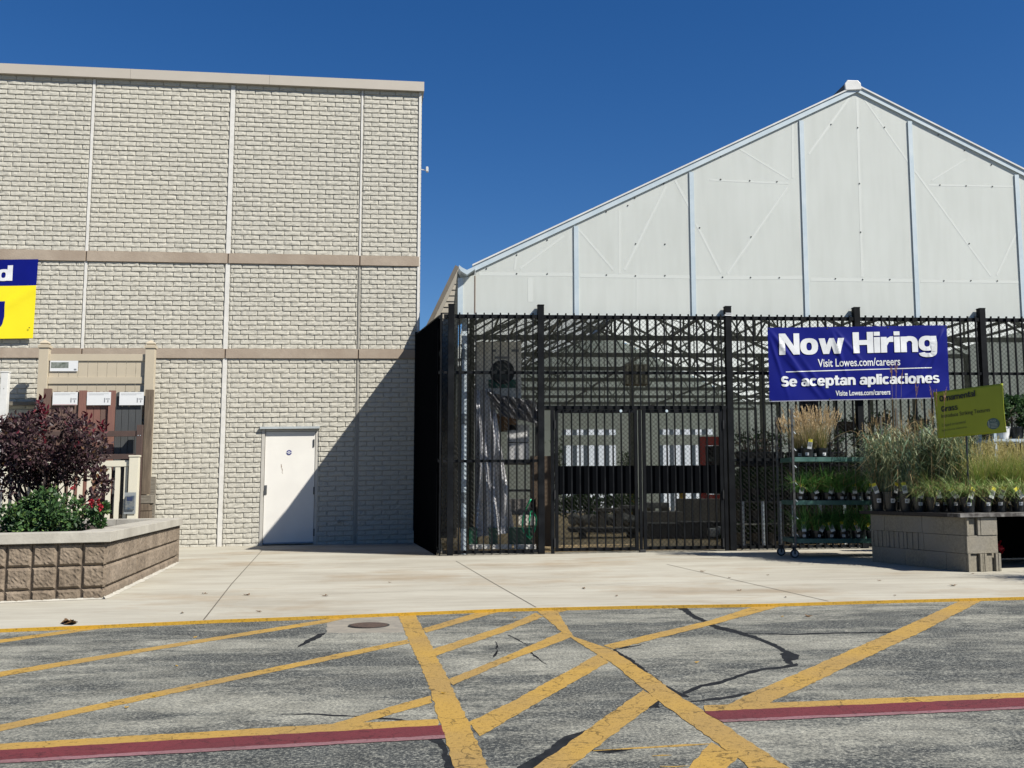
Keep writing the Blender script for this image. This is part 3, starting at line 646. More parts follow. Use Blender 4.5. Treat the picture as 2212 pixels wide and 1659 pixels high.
# door
dr = empty('door', (0, 0, 0)); dr.parent = bld; dr.location = WALL((d0u, 0, 0)) - bld.location
zdb = min(0.012, 9) + TILT * WALL((d0u, 0, 0)).x - WALL.sh * d0u
dl0, dl1, dlt = U(570, 1050, .01), U(679.5, 1050, .01), Zw(620, 932, .01)
mb = MB(WALL); mb.box(dl0 + .006, dl1 - .006, .010, .06, zdb + .015, dlt - .006); mb.build('leaf', M_door, dr, bevel=.003)
mb = MB(WALL)
mb.box(d0u, dl0 - .002, -.020, .12, zdb - .05, dtop - .056); mb.box(dl1 + .002, d1u, .000, .12, zdb - .05, dtop - .056)
mb.box(dl0, dl1, -.001, .12, dlt, dtop - .056)
mb.build('frame', M_frame, dr)
mb = MB(WALL); mb.box(d0u - .035, d1u + .03, -.085, .02, dtop - .052, dtop - .008); mb.build('drip_cap', mat('pale_drip_cap', (.62, .68, .70), scale=8), dr)
mb = MB(WALL); mb.box(dl0, dl1, .000, .009, zdb + .01, zdb + .04); mb.build('sweep', mat('door_sweep', (.45, .52, .60)), dr)
def wall_pt(px, py, d): u, z = WALL.px(px, py, d); return u, z
for yy in (957, 1060, 1150):
    u, z = wall_pt(678, yy, .0); mb = MB(WALL); mb.box(u - .012, u + .012, -.006, .009, z - .075, z + .075); mb.build('hinge', M_dark, dr)
u, z = wall_pt(571.5, 1058, .0); mb = MB(WALL); mb.box(u - .005, u + .045, -.004, .008, z - .09, z + .09); mb.tube([(u + .03, .0, z + .03), (u + .03, -.05, z + .03), (u + .03, -.05, z - .08)], .011); mb.build('handle', M_steel, dr, smooth=False)
u, z = wall_pt(624.5, 977.5, .005); mb = MB(WALL); mb.lathe((u, .005, z), [(.052, 0), (.052, .004)], 24, 'y'); st = mb.build('sticker', mat('sticker_blue', (.05, .06, .33)), dr)
mb = MB(WALL); mb.box(u - .05, u + .05, .0025, .0045, z - .006, z + .006)
for s_ in (-1, 1): mb.box(u - .022, u + .022, .0025, .0045, z + s_ * .022 - .006, z + s_ * .022 + .006)
mb.build('emblem', M_bwhite, st)
u, z = wall_pt(609, 1013, .048); mb = MB(WALL)
for k in range(9):
    a, b = u + .004 * k - .02 + random.uniform(-.006, .006), z + .085 - .021 * k; mb.box(a, a + random.uniform(.006, .02), .0085, .0099, b - .01, b + .006)
mb.build('rust_mark', M_rust, dr)
u, z = wall_pt(655, 1140, .048); mb = MB(WALL); mb.box(u - .02, u + .03, .0085, .0099, z, z + .01); mb.box(u - .03, u + .01, .0085, .0099, z - .03, z - .022); mb.build('scuff_mark', M_bwhite, dr)
# pipe stub and bracket
u, z = wall_pt(732, 1126, -.03); mb = MB(WALL); mb.tube([(u, .0, z), (u, -.07, z - .005)], .032, 14); mb.build('drain_stub', M_caulkg, bld, smooth=False)
u, z = wall_pt(730, 1150, -.03); mb = MB(WALL)
u, z = wall_pt(920, 366, .3); p0 = WALL((uR + .03, .3, z)); rt = empty('security_camera', p0, 'tiny white bracket camera high on the right corner of the store', 'camera')
mb = MB(); mb.beam(p0, p0 + Vector((.14, 0, -.03)), .014, .014); mb.build('arm', M_white, rt)
mb = MB(); mb.box(p0.x + .12, p0.x + .165, p0.y - .05, p0.y + .05, p0.z - .06, p0.z + .045); mb.build('housing', M_white, rt, bevel=.005)
mb = MB(); mb.box(p0.x - .015, p0.x + .008, p0.y - .04, p0.y + .04, p0.z - .03, p0.z + .12); mb.build('base_plate', M_white, rt)

# ------------------------------------------------------------ front fence
FEN = Plane(G(1106, 1198), .08, .007)
GB = -.02 - 0.0
fu = lambda px, py=950, d=0: FEN.px(px, py, d)[0]
fz = lambda px, py, d=0: FEN.px(px, py, d)[1]
def fbase(u): return TILT * FEN((u, 0, 0)).x - FEN.sh * u
ZT = fz(1400, 683)                              # top rail
FH = ZT
fe = empty('security_fence', FEN((0, 0, 0)), 'tall black steel picket security fence with chain link behind, facing the pavement', 'fence')
uA, uE = fu(950), fu(2212) + 3.0
post_px = [975, 1168.5, 1573.5, 1852, 2123]
posts = [fu(p, 700) for p in post_px]; posts.append(posts[-1] + (posts[-1] - posts[-2]))
for i, u in enumerate(posts):
    w = .052 if i != 0 else .05
    mb = MB(FEN); mb.box(u - w, u + w, -.012, .10, fbase(u) - .1, ZT + .17); p_ = mb.build('post', M_blk, fe, bevel=.003)
    mb = MB(FEN); mb.box(u - w - .004, u + w + .004, -.016, .104, ZT + .171, ZT + .183); mb.build('cap', M_blk, p_)
gL, gR = fu(1199), fu(1562)                     # gate opening
r_mid, r_low, r_bot = fz(1278, 805), fz(1100, 995.5), fbase(0) + .04
ZGT = fz(1380, 880)
def rail(u0, u1, z, h=.045, d0=-.0, d1=.045, nm='rail'):
    mb = MB(FEN); mb.box(u0, u1, d0, d1, z - h / 2, z + h / 2); return mb.build(nm, M_blk, fe)
ends = [uA] + [posts[0]] + posts[1:] + [uE]
for a, b in zip(ends[:-1], ends[1:]):
    rail(a + .053, b - .053, ZT - .02, .06); rail(a + .053, b - .053, r_mid)
    if a > gL - .6 and b < gR + .6: continue
    rail(a + .053, b - .053, r_low); rail(a + .053, b - .053, fbase((a + b) / 2) + .05, .05)
rail(posts[1] + .053, posts[2] - .053, ZGT, .06)
gp = []
for u in (fu(1193.5), fu(1566)):
    mb = MB(FEN); mb.box(u - .028, u + .028, -.006, .05, fbase(u) - .05, ZGT - .031); mb.build('gate_post', M_blk, fe, bevel=.002)
# pickets: one part each
pitch = (fu(1400, 750) - fu(1400 - 17.9 * 10, 750)) / 10
BT = .012
def picket(root, u, z0, z1, d0=-.030, d1=-.003, w=.0115):
    mb = MB(FEN); mb.box(u - w, u + w, d0, d1, z0, z1); return mb.build('picket', M_blk, root)
allb = []
edges = posts
segs = [(uA + .0, posts[0])] + list(zip(posts[:-1], posts[1:])) + [(posts[-1], uE)]
for (a, b) in segs:
    n = max(1, round((b - a) / pitch)); st_ = (b - a) / n
    for k in range(1, n):
        u = a + st_ * k
        if u > fu(2212) + 1.2: continue
        if gL - .13 < u < gR + .06: picket(fe, u, ZGT + .0 - .03, ZT + .035)
        else: picket(fe, u, fbase(u) + .015, ZT + .035)
picket(fe, uA + .01, fbase(uA) + .0, ZT + .02)
# chain link behind
def chain(root, u0, u1, z0, z1, dd, pitchc=.068, r=.0028, fn=FEN, name='chain_link'):
    mb = MB(fn); W_, H_ = u1 - u0, z1 - z0
    k = -H_
    while k < W_:
        # rising wires
        a0 = max(0, k); a1 = min(W_, k + H_)
        if a1 > a0 + .02:
            mb.tube([(u0 + a0, dd, z0 + a0 - k), (u0 + a1, dd, z0 + a1 - k)], r, 4, cap=False)
            mb.tube([(u0 + a0, dd + .005, z1 - (a0 - k)), (u0 + a1, dd + .005, z1 - (a1 - k))], r, 4, cap=False)
        k += pitchc * 1.12
    return mb.build(name, M_wire, root)
for (a, b) in segs:
    if abs(a - posts[1]) < .01:
        chain(fe, a + .05, b - .05, ZGT, ZT - .03, .052); continue
    chain(fe, a + .05, min(b - .05, fu(2212) + 1.3), fbase(a) + .04, ZT - .03, .052)
# gates
def make_gate(pa, pb, label):
    ua, ub = fu(pa), fu(pb); z0, z1 = fbase(ua) + .035, fz(1380, 884.5)
    g = empty('security_gate', FEN((ua, 0, 0)), label, 'gate')
    for nm, a, b in (('stile', ua, ua + .055), ('stile', ub - .055, ub)):
        mb = MB(FEN); mb.box(a, b, -.004, .046, z0, z1); mb.build(nm, M_blk, g, bevel=.002)
    for zz, h in ((z1 - .03, .055), (z0 + .03, .055)):
        mb = MB(FEN); mb.box(ua + .056, ub - .056, -.002, .044, zz - h / 2, zz + h / 2); mb.build('rail', M_blk, g)
    n = round((ub - ua) / .142); s = (ub - ua) / n
    for k in range(1, n): picket(g, ua + s * k, z0 + .005, z1 - .005)
    mb = MB(FEN); mb.box(ua + .056, ub - .056, .047, .052, fz(1300, 1067), fz(1300, 1006)); mb.build('kick_plate', M_panel, g)
    chain(g, ua + .05, ub - .05, z0 + .05, z1 - .05, .060)
    return g
g1 = make_gate(1198.5, 1377, 'left leaf of the black picket double gate')
g2 = make_gate(1388, 1561, 'right leaf of the black picket double gate')
for g, pxh, s in ((g1, 1198, 1), (g2, 1562, -1)):
    for yy in (917, 1068, 1172):
        u, z = FEN.px(pxh, yy); mb = MB(FEN); mb.tube([(u, -.012, z - .07), (u, -.012, z + .07)], .014, 8); mb.build('hinge', M_dark, g)
    u, z = FEN.px(1340 if s > 0 else 1439, 888.5); mb = MB(FEN); mb.lathe((u, -.045, z), [(.02, 0), (.026, .01), (.02, .02)], 12, 'y'); mb.build('bolt_head', M_galv, g)
u = fu(1382.5); mb = MB(FEN); mb.box(u - .022, u + .022, -.015, .04, fbase(u) + .03, fz(1380, 886)); mb.build('astragal', M_blk, g1, bevel=.002)
u = fu(1384); mb = MB(FEN); mb.box(u - .05, u + .05, -.06, .02, fbase(u) - .01, fbase(u) + .045); mb.build('drop_bolt', M_dark, g1, bevel=.006)
# plastic tie on the tall post
u = posts[2]; mb = MB(FEN); mb.box(u - .065, u + .060, -.022, .11, ZT + .015, ZT + .035); mb.box(u - .05, u + .070, -.024, .112, ZT + .05, ZT + .062); mb.build('plastic_strap', M_bwhite, fe)

# side fence returning to the store wall
A_ = FEN((uA, .02, 0)); B_ = WALL((.0, -.06, 0))
SID = Plane(A_, 0, 0); dv = (B_ - A_); Ls = Vector((dv.x, dv.y, 0)).length
SID.t = Vector((dv.x, dv.y, 0)).normalized(); SID.n = Vector((-SID.t.y, SID.t.x, 0)); SID.sh = .34 / Ls
zA = gz(A_.x); ZTs = FEN((uA, 0, ZT)).z
sf = empty('side_fence', (A_.x, A_.y, zA), 'black side fence panel running back from the fence corner to the store wall', 'fence')
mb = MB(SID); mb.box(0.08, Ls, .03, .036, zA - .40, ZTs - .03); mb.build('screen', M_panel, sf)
for z, h in ((ZTs - .03, .06), (FEN((uA, 0, r_mid)).z, .045), (FEN((uA, 0, r_low)).z, .045), (zA + .06, .05)):
    mb = MB(SID); mb.box(.06, Ls - .05, -.02, .025, z - h / 2, z + h / 2); mb.build('rail', M_blk, sf)
n = round(Ls / .137)
for k in range(1, n):
    mb = MB(SID); x = Ls * k / n; mb.box(x - .012, x + .012, -.045, -.021, zA + .02 - SID.sh * x, ZTs + .035); mb.build('picket', M_blk, sf)
for x in (Ls, ):
    mb = MB(SID); mb.box(x - .05, x + .05, -.05, .05, zA - .1, ZTs + .03); mb.build('post', M_blk, sf, bevel=.003)
mb = MB(SID); mb.tube([(.45, -.05, zA + .12), (.42, -.06, zA + .5), (.5, -.05, zA + .9), (.55, -.05, zA + .93)], .006, 6); mb.build('hanging_wire', M_galv, sf)

# ------------------------------------------------------------ greenhouse
GH = Plane(FEN((0, .13, 0)), .08, .007)
gh = empty('garden_center_greenhouse', GH((0, 0, 0)), 'large white gabled greenhouse with translucent panels behind the black fence', 'greenhouse')
gu = lambda px, py, d=0: GH.px(px, py, d)[0]
gzz = lambda px, py, d=0: GH.px(px, py, d)[1]
uap, zap = GH.px(1850, 198)
uel, zel = GH.px(1028, 583); slope = (zap - zel) / (uap - uel); uer = 2 * uap - uel; zer = zel
u00 = gu(993, 600); zbot = gzz(1400, 684)
mull = [gu(p, 600) for p in (1245, 1497.5, 1741, 1979, 2207)]; dm = mull[1] - mull[0]
mull += [mull[-1] + dm, mull[-1] + 2 * dm]
roofz = lambda u: zel + (u - uel) * slope if u < uap else zap - (u - uap) * slope
xs = [u00] + [m for m in mull if m < uer - .2] + [uer]
for a, b in zip(xs[:-1], xs[1:]):
    pts = [(a, zbot), (b, zbot)]
    pts.append((b, roofz(b) if b > uel else zel))
    if a < uap < b: pts.append((uap, zap))
    if a < uel < b: pts += [(uel, zel - .02), (uel - .0, zel - .08), (a, zel - .16)]
    else: pts.append((a, roofz(a)))
    mb = MB(GH); mb.prism(pts, 0, .012); mb.build('gable_panel', M_gab, gh)
    # paler strips: light off the end-truss members behind, put into the colour
def ridge(a, b, w=.045):
    (u0, z0), (u1, z1) = GH.px(*a), GH.px(*b); d = Vector((u1 - u0, z1 - z0)); d.normalize(); n_ = Vector((-d.y, d.x)) * w / 2
    mb = MB(GH); mb.prism([(u0 + n_.x, z0 + n_.y), (u0 - n_.x, z0 - n_.y), (u1 - n_.x, z1 - n_.y), (u1 + n_.x, z1 + n_.y)], -.0014, .0); mb.build('truss_light_strip', M_gabs, gh)
def Zc(x, y): return (996 + x * .2770, 306.4 + y * .2770)    # 1300..2100 crop
def Zd(x, y): return (1532 + x * .3695, 115 + y * .3695)     # 2000..2888 crop
for a, b, w in ((Zc(140, 1030), Zc(880, 1035), .06), (Zc(925, 1043), Zc(1800, 1055), .06), (Zc(1832, 1062), Zd(560, 1312), .06), (Zd(590, 1322), Zd(1205, 1330), .06), (Zd(1235, 1332), Zd(1825, 1338), .05),
                (Zc(460, 990), Zc(800, 735), .04), (Zc(418, 1000), Zc(432, 890), .035), (Zc(925, 690), Zc(1190, 1000), .04), (Zc(1236, 1030), Zc(1236, 530), .045), (Zc(1275, 1000), Zc(1600, 345), .045),
                (Zc(1670, 300), Zc(1785, 520), .04), (Zc(1835, 640), Zc(2030, 1025), .045), (Zd(105, 1290), Zd(460, 780), .04), (Zd(180, 560), Zd(465, 735), .035), (Zd(488, 410), Zd(488, 730), .035),
                (Zd(0, 740), Zd(465, 762), .03), (Zd(580, 590), Zd(820, 260), .04), (Zd(865, 260), Zd(895, 1310), .045), (Zd(900, 260), Zd(1180, 660), .03), (Zd(1205, 690), Zd(1650, 1305), .04), (Zd(1680, 1300), Zd(1810, 1020), .04),
                (Zd(1280, 770), Zd(1795, 780), .03), (Zd(1300, 745), Zd(1500, 620), .025), (Zc(540, 1060), Zc(540, 1250), .09), (Zc(1365, 1070), Zc(1365, 1330), .008)):
    ridge(a, b, w)
bolts = [Zc(*p) for p in ((198, 990), (434, 883), (672, 766), (434, 1028), (672, 1030), (1132, 545), (1355, 438), (1580, 328), (1362, 795), (1134, 1038), (1360, 1045), (1590, 1043), (2040, 1055), (2025, 293), (1300, 497), (1860, 670), (1590, 798))]
bolts += [Zd(*p) for p in ((66, 603), (235, 523), (391, 445), (66, 738), (237, 745), (396, 751), (245, 1073), (78, 1309), (242, 1311), (410, 1312), (708, 287), (712, 416), (868, 435), (1024, 433), (1022, 297), (878, 762), (885, 1046), (738, 1318), (897, 1323), (1056, 1323), (1338, 479), (1493, 567), (1649, 652), (1349, 770), (1502, 775), (1655, 779), (1520, 1113), (1372, 1330), (1530, 1329), (1684, 1331))]
for bx, by in bolts:
    u, z = GH.px(bx, by); mb = MB(GH); mb.lathe((u, -.012, z), [(.006, 0), (.0125, .006), (.0125, .010)], 8, 'y'); mb.build('bolt', M_dark, gh)
# mullions, jamb, sill flashing
for u in mull:
    if u > uer - .2: continue
    mb = MB(GH); mb.box(u - .038, u + .038, -.020, -.002, zbot - .0, roofz(u) - .06); mb.build('mullion', M_galv, gh)
mb = MB(GH); mb.box(u00 - .03, u00 + .055, -.022, .05, zbot - .03, zel - .14); mb.build('jamb', M_galv, gh)
u_ = gu(1026, 640); mb = MB(GH); mb.box(u_ - .008, u_ + .008, -.006, -.001, zbot + .03, zel - .10); mb.build('rust_seam', mat('seam_rust', (.30, .20, .13)), gh)
mb = MB(GH); mb.box(u00 + .057, uer, -.018, .04, zbot - .045, zbot + .012); mb.build('sill_flashing', M_galv, gh)
# rake trims
th = math.atan(slope)
for s, (ua_, ub_) in ((1, (uel - .06, uap)), (-1, (uap, uer + .06))):
    zA_, zB_ = (zel - .03, zap) if s == 1 else (zap, zer - .03)
    mb = MB(GH); mb.prism([(ua_, zA_ - .015), (ub_, zB_ - .015), (ub_, zB_ + .085), (ua_, zA_ + .085)], -.03 - (.003 if s > 0 else 0), .02); mb.build('rake_trim', M_galv, gh)
    mb = MB(GH); mb.prism([(ua_, zA_ + .087), (ub_, zB_ + .087), (ub_, zB_ + .115), (ua_, zA_ + .115)], -.05 - (.003 if s > 0 else 0), .06); mb.build('rake_cap', M_white, gh)
LEN = 27.0
M_b2 = mat('ridge_dark', (.10, .11, .12), scale=4, rough=.6)
# ridge vent with end cap
uc, zc_ = GH.px(1840, 186)
mb = MB(GH); mb.prism([(uc - .14, zc_ - .10), (uc - .15, zc_ + .02), (uc - .10, zc_ + .085), (uc + .09, zc_ + .085), (uc + .14, zc_ + .03), (uc + .15, zc_ - .08)], -.06, -.02); mb.build('ridge_end_cap', M_white, gh, bevel=.01)
mb = MB(GH); mb.prism([(uc - .13, zc_ - .09), (uc - .14, zc_ + .02), (uc - .09, zc_ + .075), (uc + .08, zc_ + .075), (uc + .13, zc_ + .03), (uc + .14, zc_ - .07)], -.018, LEN); mb.build('ridge_vent', M_b2, gh)
# roof sheets
for s, (ua_, ub_) in ((1, (uel - .05, uap - .02)), (-1, (uap + .02, uer + .05))):
    zA_, zB_ = (zel - .02, zap - .01) if s == 1 else (zap - .01, zer - .02)
    mb = MB(GH); mb.add([(ua_, .065, zA_ + .06), (ub_, .065, zB_ + .06), (ub_, LEN, zB_ + .06), (ua_, LEN, zA_ + .06)], [(0, 1, 2, 3)]); mb.build('roof_sheet', M_poly, gh)
# interior frame: trusses, purlins, columns
fbg = TILT * GH((0, 0, 0)).x
zch = zel - .25
def truss(d):
    mb = MB(GH)
    w = .055
    mb.beam((uel, d, zch), (uer, d, zch), w, .11); mb.beam((uel, d, zel - .04), (uap, d, zap - .06), w, .09); mb.beam((uap, d, zap - .06), (uer, d, zer - .04), w, .09)
    n = 8
    for k in range(n):
        a = uel + (uer - uel) * k / n; b = uel + (uer - uel) * (k + 1) / n
        if k % 2 == 0: mb.beam((a, d, zch), (b, d, roofz(b) - .06), .04, .04)
        else: mb.beam((a, d, roofz(a) - .06), (b, d, zch), .04, .04)
        if 0 < k: mb.beam((a, d + .03, zch), (a, d + .03, roofz(a) - .06), .035, .035)
    mb.build('roof_truss', M_truss, gh)
TD = [2.9, 5.8, 8.7, 11.6, 14.5, 17.4, 20.3, 23.2, 26]
for d in TD: truss(d)
for k in range(21):
    u = uel + .2 + (uer - uel - .4) * k / 20; mb = MB(GH); mb.beam((u, .1, roofz(u) + .01), (u, LEN - .1, roofz(u) + .01), .045, .06); mb.build('purlin', M_truss, gh)
for k in (2, 5, 9, 12):
    u = uel + (uer - uel) * k / 14; mb = MB(GH); mb.beam((u, .6, zch + .09), (u, LEN - .1, zch + .09), .05, .06); mb.build('lateral_brace', M_truss, gh)
for a, b in zip([.3] + TD[:-1:2], TD[::2]):
    mb = MB(GH); mb.beam((uel + .1, a, zel), (uap, b, zap - .15), .03, .03); mb.beam((uap, a, zap - .15), (uel + .1, b, zel), .03, .03)
    mb.beam((uer - .1, a, zel), (uap, b, zap - .18), .03, .03); mb.build('wind_brace', M_truss, gh)
for d in TD:
    for u in (uel + .05, uer - .05):
        mb = MB(GH); mb.box(u - .05, u + .05, d - .05, d + .05, -.3, zch); mb.build('column', M_truss, gh)
uc0, _ = GH.px(1003.5, 900, .12); mb = MB(GH); mb.box(uc0 - .05, uc0 + .05, .10, .20, -.2, zbot - .04); cl_ = mb.build('front_column', M_galv, gh)
for yy in (765, 905, 1075, 1130):
    z = gzz(1003, yy, .1); mb = MB(GH); mb.box(uc0 - .056, uc0 + .056, .095, .205, z - .09, z + .09); mb.build('splice_plate', mat('splice', (.24, .29, .32), scale=10, rough=.5), cl_)
mb = MB(GH); mb.box(uap + 1.05, uap + 1.17, 8.65, 8.77, -.3, zch); mb.build('column', M_truss, gh)
mb = MB(GH); mb.box(uap - 1.2, uap - 1.08, 14.45, 14.57, -.3, zch); mb.build('column', M_truss, gh)
mb = MB(GH); mb.box(u00 - .03, u00 - .018, .3, LEN, 2.3, zel + .04); mb.build('side_panel', M_poly, gh)
mb = MB(GH); mb.box(uer + .02, uer + .032, .3, LEN, 1.9, zel + .04); mb.build('side_panel', M_poly, gh)
mb = MB(GH); mb.box(uer + .02, uer + .12, .3, LEN, -.3, 1.89); mb.build('dark_infill_wall', M_panel, gh)  # black wall put in to keep the bays behind the fence dark
# rear wall of lapped siding with two doorways hung with vinyl strips
dR = LEN
op = []
for (pa, pb, y0, y1) in ((1214, 1331, 923, 1062), (1424, 1541, 921, 1062)):
    a, _ = GH.px(pa, 1000, dR); b, _ = GH.px(pb, 1000, dR); _, zt_ = GH.px((pa + pb) / 2, y0, dR); op.append((a, b, zt_))
mb = MB(GH)
spans = [(uel - .2, op[0][0]), (op[0][1], op[1][0]), (op[1][1], uer + .1)]
zt_ = max(op[0][2], op[1][2])
k = 0; z = -.4
while z < zap + .1:
    h = .21
    if z + h <= zt_ + .01:
        for a, b in spans: mb.prism([(a, z), (b, z), (b, z + h), (a, z + h)], dR - .02 * (1), dR + .02)
    else:
        hw = (zap - z) / slope; a, b = max(uel - .2, uap - hw), min(uer + .1, uap + hw)
        if b > a: mb.prism([(a, z), (b, z), (b, z + h), (a, z + h)], dR - .02, dR + .02)
    if z + h > zt_ + .01: mb.box(max(uel - .2, uap - (zap - z) / slope), min(uer, uap + (zap - z) / slope), dR - .035, dR - .022, z, z + .03)
    z += h + .002
mb.build('rear_wall', M_sid, gh)
for (a, b, zt2) in op:
    n = 5; w = (b - a) / n
    for k in range(n):
        mb = MB(GH); mb.prism([(a + w * k, .0), (a + w * k + w * .40, .0), (a + w * k + w * .40, zt2), (a + w * k, zt2)], dR + .05, dR + .056); mb.build('vinyl_strip', M_strip, gh)
    zz = GH.px(1270, 945, dR)[1]; mb = MB(GH); mb.box(a, b, dR - .06, dR - .04, zz - .35, zz + .10); mb.build('header_board', M_sid, gh)
# pale wall added beyond the doorways so that they look bright
mb = MB(GH); mb.box(uel - 3, uer + 3, dR + 9, dR + 9.2, -.4, 6.0)
mb.build('daylight_backdrop', mat('backdrop_pale', (.46, .50, .54), (.42, .46, .50), scale=.5, raw=True), None, loc=GH((uap, dR + 9, 0)), label='pale backdrop wall added behind the strip curtains to brighten the doorways', cat='wall')
# valley gutter and lean-to on the left
LT = Plane(GH((0, 3.75, 0)), .08, .007)
lt = empty('lean_to_roof', LT((LT.px(988, 575)[0], 0, 0)), 'steep tan lapped-siding lean-to with a metal eave between store and greenhouse', 'lean-to')
q0, q1 = LT.px(989, 578), LT.px(911, 740)
e = Vector((q1[0] - q0[0], q1[1] - q0[1])); e.normalize(); nn = Vector((-e.y, e.x)); nn = nn if nn.x < 0 else -nn
def rk(w0, w1, s0=0, s1=0): return [(q0[0] + nn.x * w0, q0[1] + nn.y * w0), (q1[0] + nn.x * w0, q1[1] + nn.y * w0), (q1[0] + nn.x * w1, q1[1] + nn.y * w1), (q0[0] + nn.x * w1, q0[1] + nn.y * w1)]
mb = MB(LT); mb.prism(rk(-.02, .06), -.12, 1.5); mb.build('roof_edge', mat('dark_tan_metal', (.22, .19, .15), scale=6, rough=.6), lt)
mb = MB(LT); mb.prism(rk(-.09, -.022), -.09, .1); mb.build('fascia', M_tsid, lt)
mb = MB(LT); z = q0[1] - .1; k = 0
ur = LT.px(990, 640)[0]
while z > .0:
    t_ = (q0[1] - z) / (q0[1] - q1[1]); ul_ = q0[0] + (q1[0] - q0[0]) * min(t_, 1) + .05
    if ur - ul_ > .03:
        mb.add([(ul_, .0, z), (ur, .0, z), (ur, .018, z + .12), (ul_, .018, z + .12), (ul_, .02, z), (ur, .02, z)], [(0, 1, 2, 3), (0, 4, 5, 1)])
    z -= .12
mb.build('lap_siding', M_tsid, lt)
g0, g1_, g2_ = GH.px(991, 577), GH.px(1008, 585), GH.px(1026, 579)
mb = MB(GH); mb.prism([(g0[0], g0[1]), (g0[0] + .05, g0[1] - .04), (g1_[0], g1_[1] - .02), (g2_[0], g2_[1]), (g2_[0], g2_[1] - .05), (g1_[0], g1_[1] - .10), (g0[0] + .03, g0[1] - .10), (g0[0], g0[1] - .05)], -.16, 5); mb.build('valley_gutter', M_galv, gh)
# warm slab under the greenhouse
fl = [GH((uel - .5, .25, 0)), GH((uer + .5, .25, 0)), GH((uer + .5, LEN, 0)), GH((uel - .5, LEN, 0))]
sheet('floor', [(p.x, p.y) for p in fl], M_floor, z=.005)

# ============================================================ planter, shrubs
pc0, pc1 = G(227, 1294), G(386, 1216)           # front corner, rear corner of the long side
fdir = (G(0, 1303) - pc0); fdir.z = 0; fdir.normalize()
pf = pc0 + fdir * 4.5
sdir = (pc1 - pc0); sdir.z = 0; SL = sdir.length; sdir.normalize()
zc0 = gz(pc0.x)
H1 = P(227, 1171, pc0.y).z - zc0; H2 = P(227, 1148, pc0.y).z - zc0
pl = empty('raised_planter', (pc0.x, pc0.y, zc0), 'tan split-face block planter with a pale concrete cap by the store wall', 'planter')
class Frm:
    def __init__(s, o, t, n): s.o, s.t, s.n = o, t, n
    def __call__(s, p): return Vector((s.o.x, s.o.y, 0)) + s.t * p[0] + s.n * p[1] + Vector((0, 0, gz(s.o.x) + TILT * (s.t.x * p[0]) + p[2]))
nf = Vector((-fdir.y, fdir.x, 0)); nf = nf if nf.y < 0 else -nf      # outward (to camera)
ns = Vector((-sdir.y, sdir.x, 0)); ns = ns if ns.x > 0 else -ns      # outward (to the right)
FF, FS = Frm(pc0, fdir, nf), Frm(pc0, sdir, ns)
def split_face(fr, u0, u1, z0, z1, jit):
    nu_, nv_ = max(3, int((u1 - u0) / .022)), max(3, int((z1 - z0) / .022)); mb = MB(fr); vs = []; fs = []
    for i in range(nu_ + 1):
        for j in range(nv_ + 1):
            e = i in (0, nu_) or j in (0, nv_)
            vs.append((u0 + (u1 - u0) * i / nu_, -.03 if e else -.004 + random.uniform(-jit, jit), z0 + (z1 - z0) * j / nv_))
    for i in range(nu_):
        for j in range(nv_):
            a = i * (nv_ + 1) + j; fs.append((a, a + 1, a + nv_ + 2, a + nv_ + 1))
    mb.add(vs, fs); return mb
zr = [(-.12, .105), (.115, .105 + (H1 - .105) / 2 - .005), (.105 + (H1 - .105) / 2 + .005, H1 - .004)]
big = MB(FF); bw = .232
for k in range(19):
    for (a, b) in zr:
        m_ = split_face(FF, bw * k + .006, bw * (k + 1) - .006, a, b, .0045); o = len(big.v); big.v += m_.v; big.f += [tuple(i + o for i in f) for f in m_.f]; big.mi += m_.mi
big.build('front_blocks', M_split, pl)
big = MB(FS)
for k in range(3):
    for (a, b) in zr:
        m_ = split_face(FS, SL / 3 * k + .003, SL / 3 * (k + 1) - .003, a, b, .004); o = len(big.v); big.v += m_.v; big.f += [tuple(i + o for i in f) for f in m_.f]; big.mi += m_.mi
big.build('side_blocks', M_split, pl)
dk = mat('planter_joint', (.12, .09, .065), scale=9, rough=1)
mb = MB(FF); mb.box(.03, 4.5, -.25, -.031, -.2, H1); mb.build('wall_core', dk, pl)
mb = MB(FS); mb.box(.09, SL, -.25, -.031, -.2, H1 - .002); mb.build('wall_core', dk, pl)
rear = pc0 + sdir * SL; rb = rear + fdir * 3.6 + Vector((0, .8, 0)); rd = (rb - rear); rd.z = 0; RL = rd.length; rd.normalize(); rn = Vector((rd.y, -rd.x, 0)); rn = rn if rn.y > 0 else -rn
FR = Frm(rear, rd, rn)
mb = MB(FR); mb.box(0, RL, -.25, -.006, -.2, H1 - .001); mb.build('rear_blocks', M_split, pl)
def cap(fr, L, n, lab, ext0=.035, dz=0):
    for k in range(n):
        mb = MB(fr); a = L * k / n; b = L * (k + 1) / n; mb.box(a - (ext0 if k == 0 else 0) + (.003 if k else 0), b - .003, -.29, .035, H1 + .002 + dz, H2 + dz); mb.build('cap_stone', M_capc, pl, bevel=.006)
cap(FF, 4.5, 4, 'f'); cap(FS, SL + .03, 5, 's', .03, .0015); cap(FR, RL, 4, 'r', .03, .003)
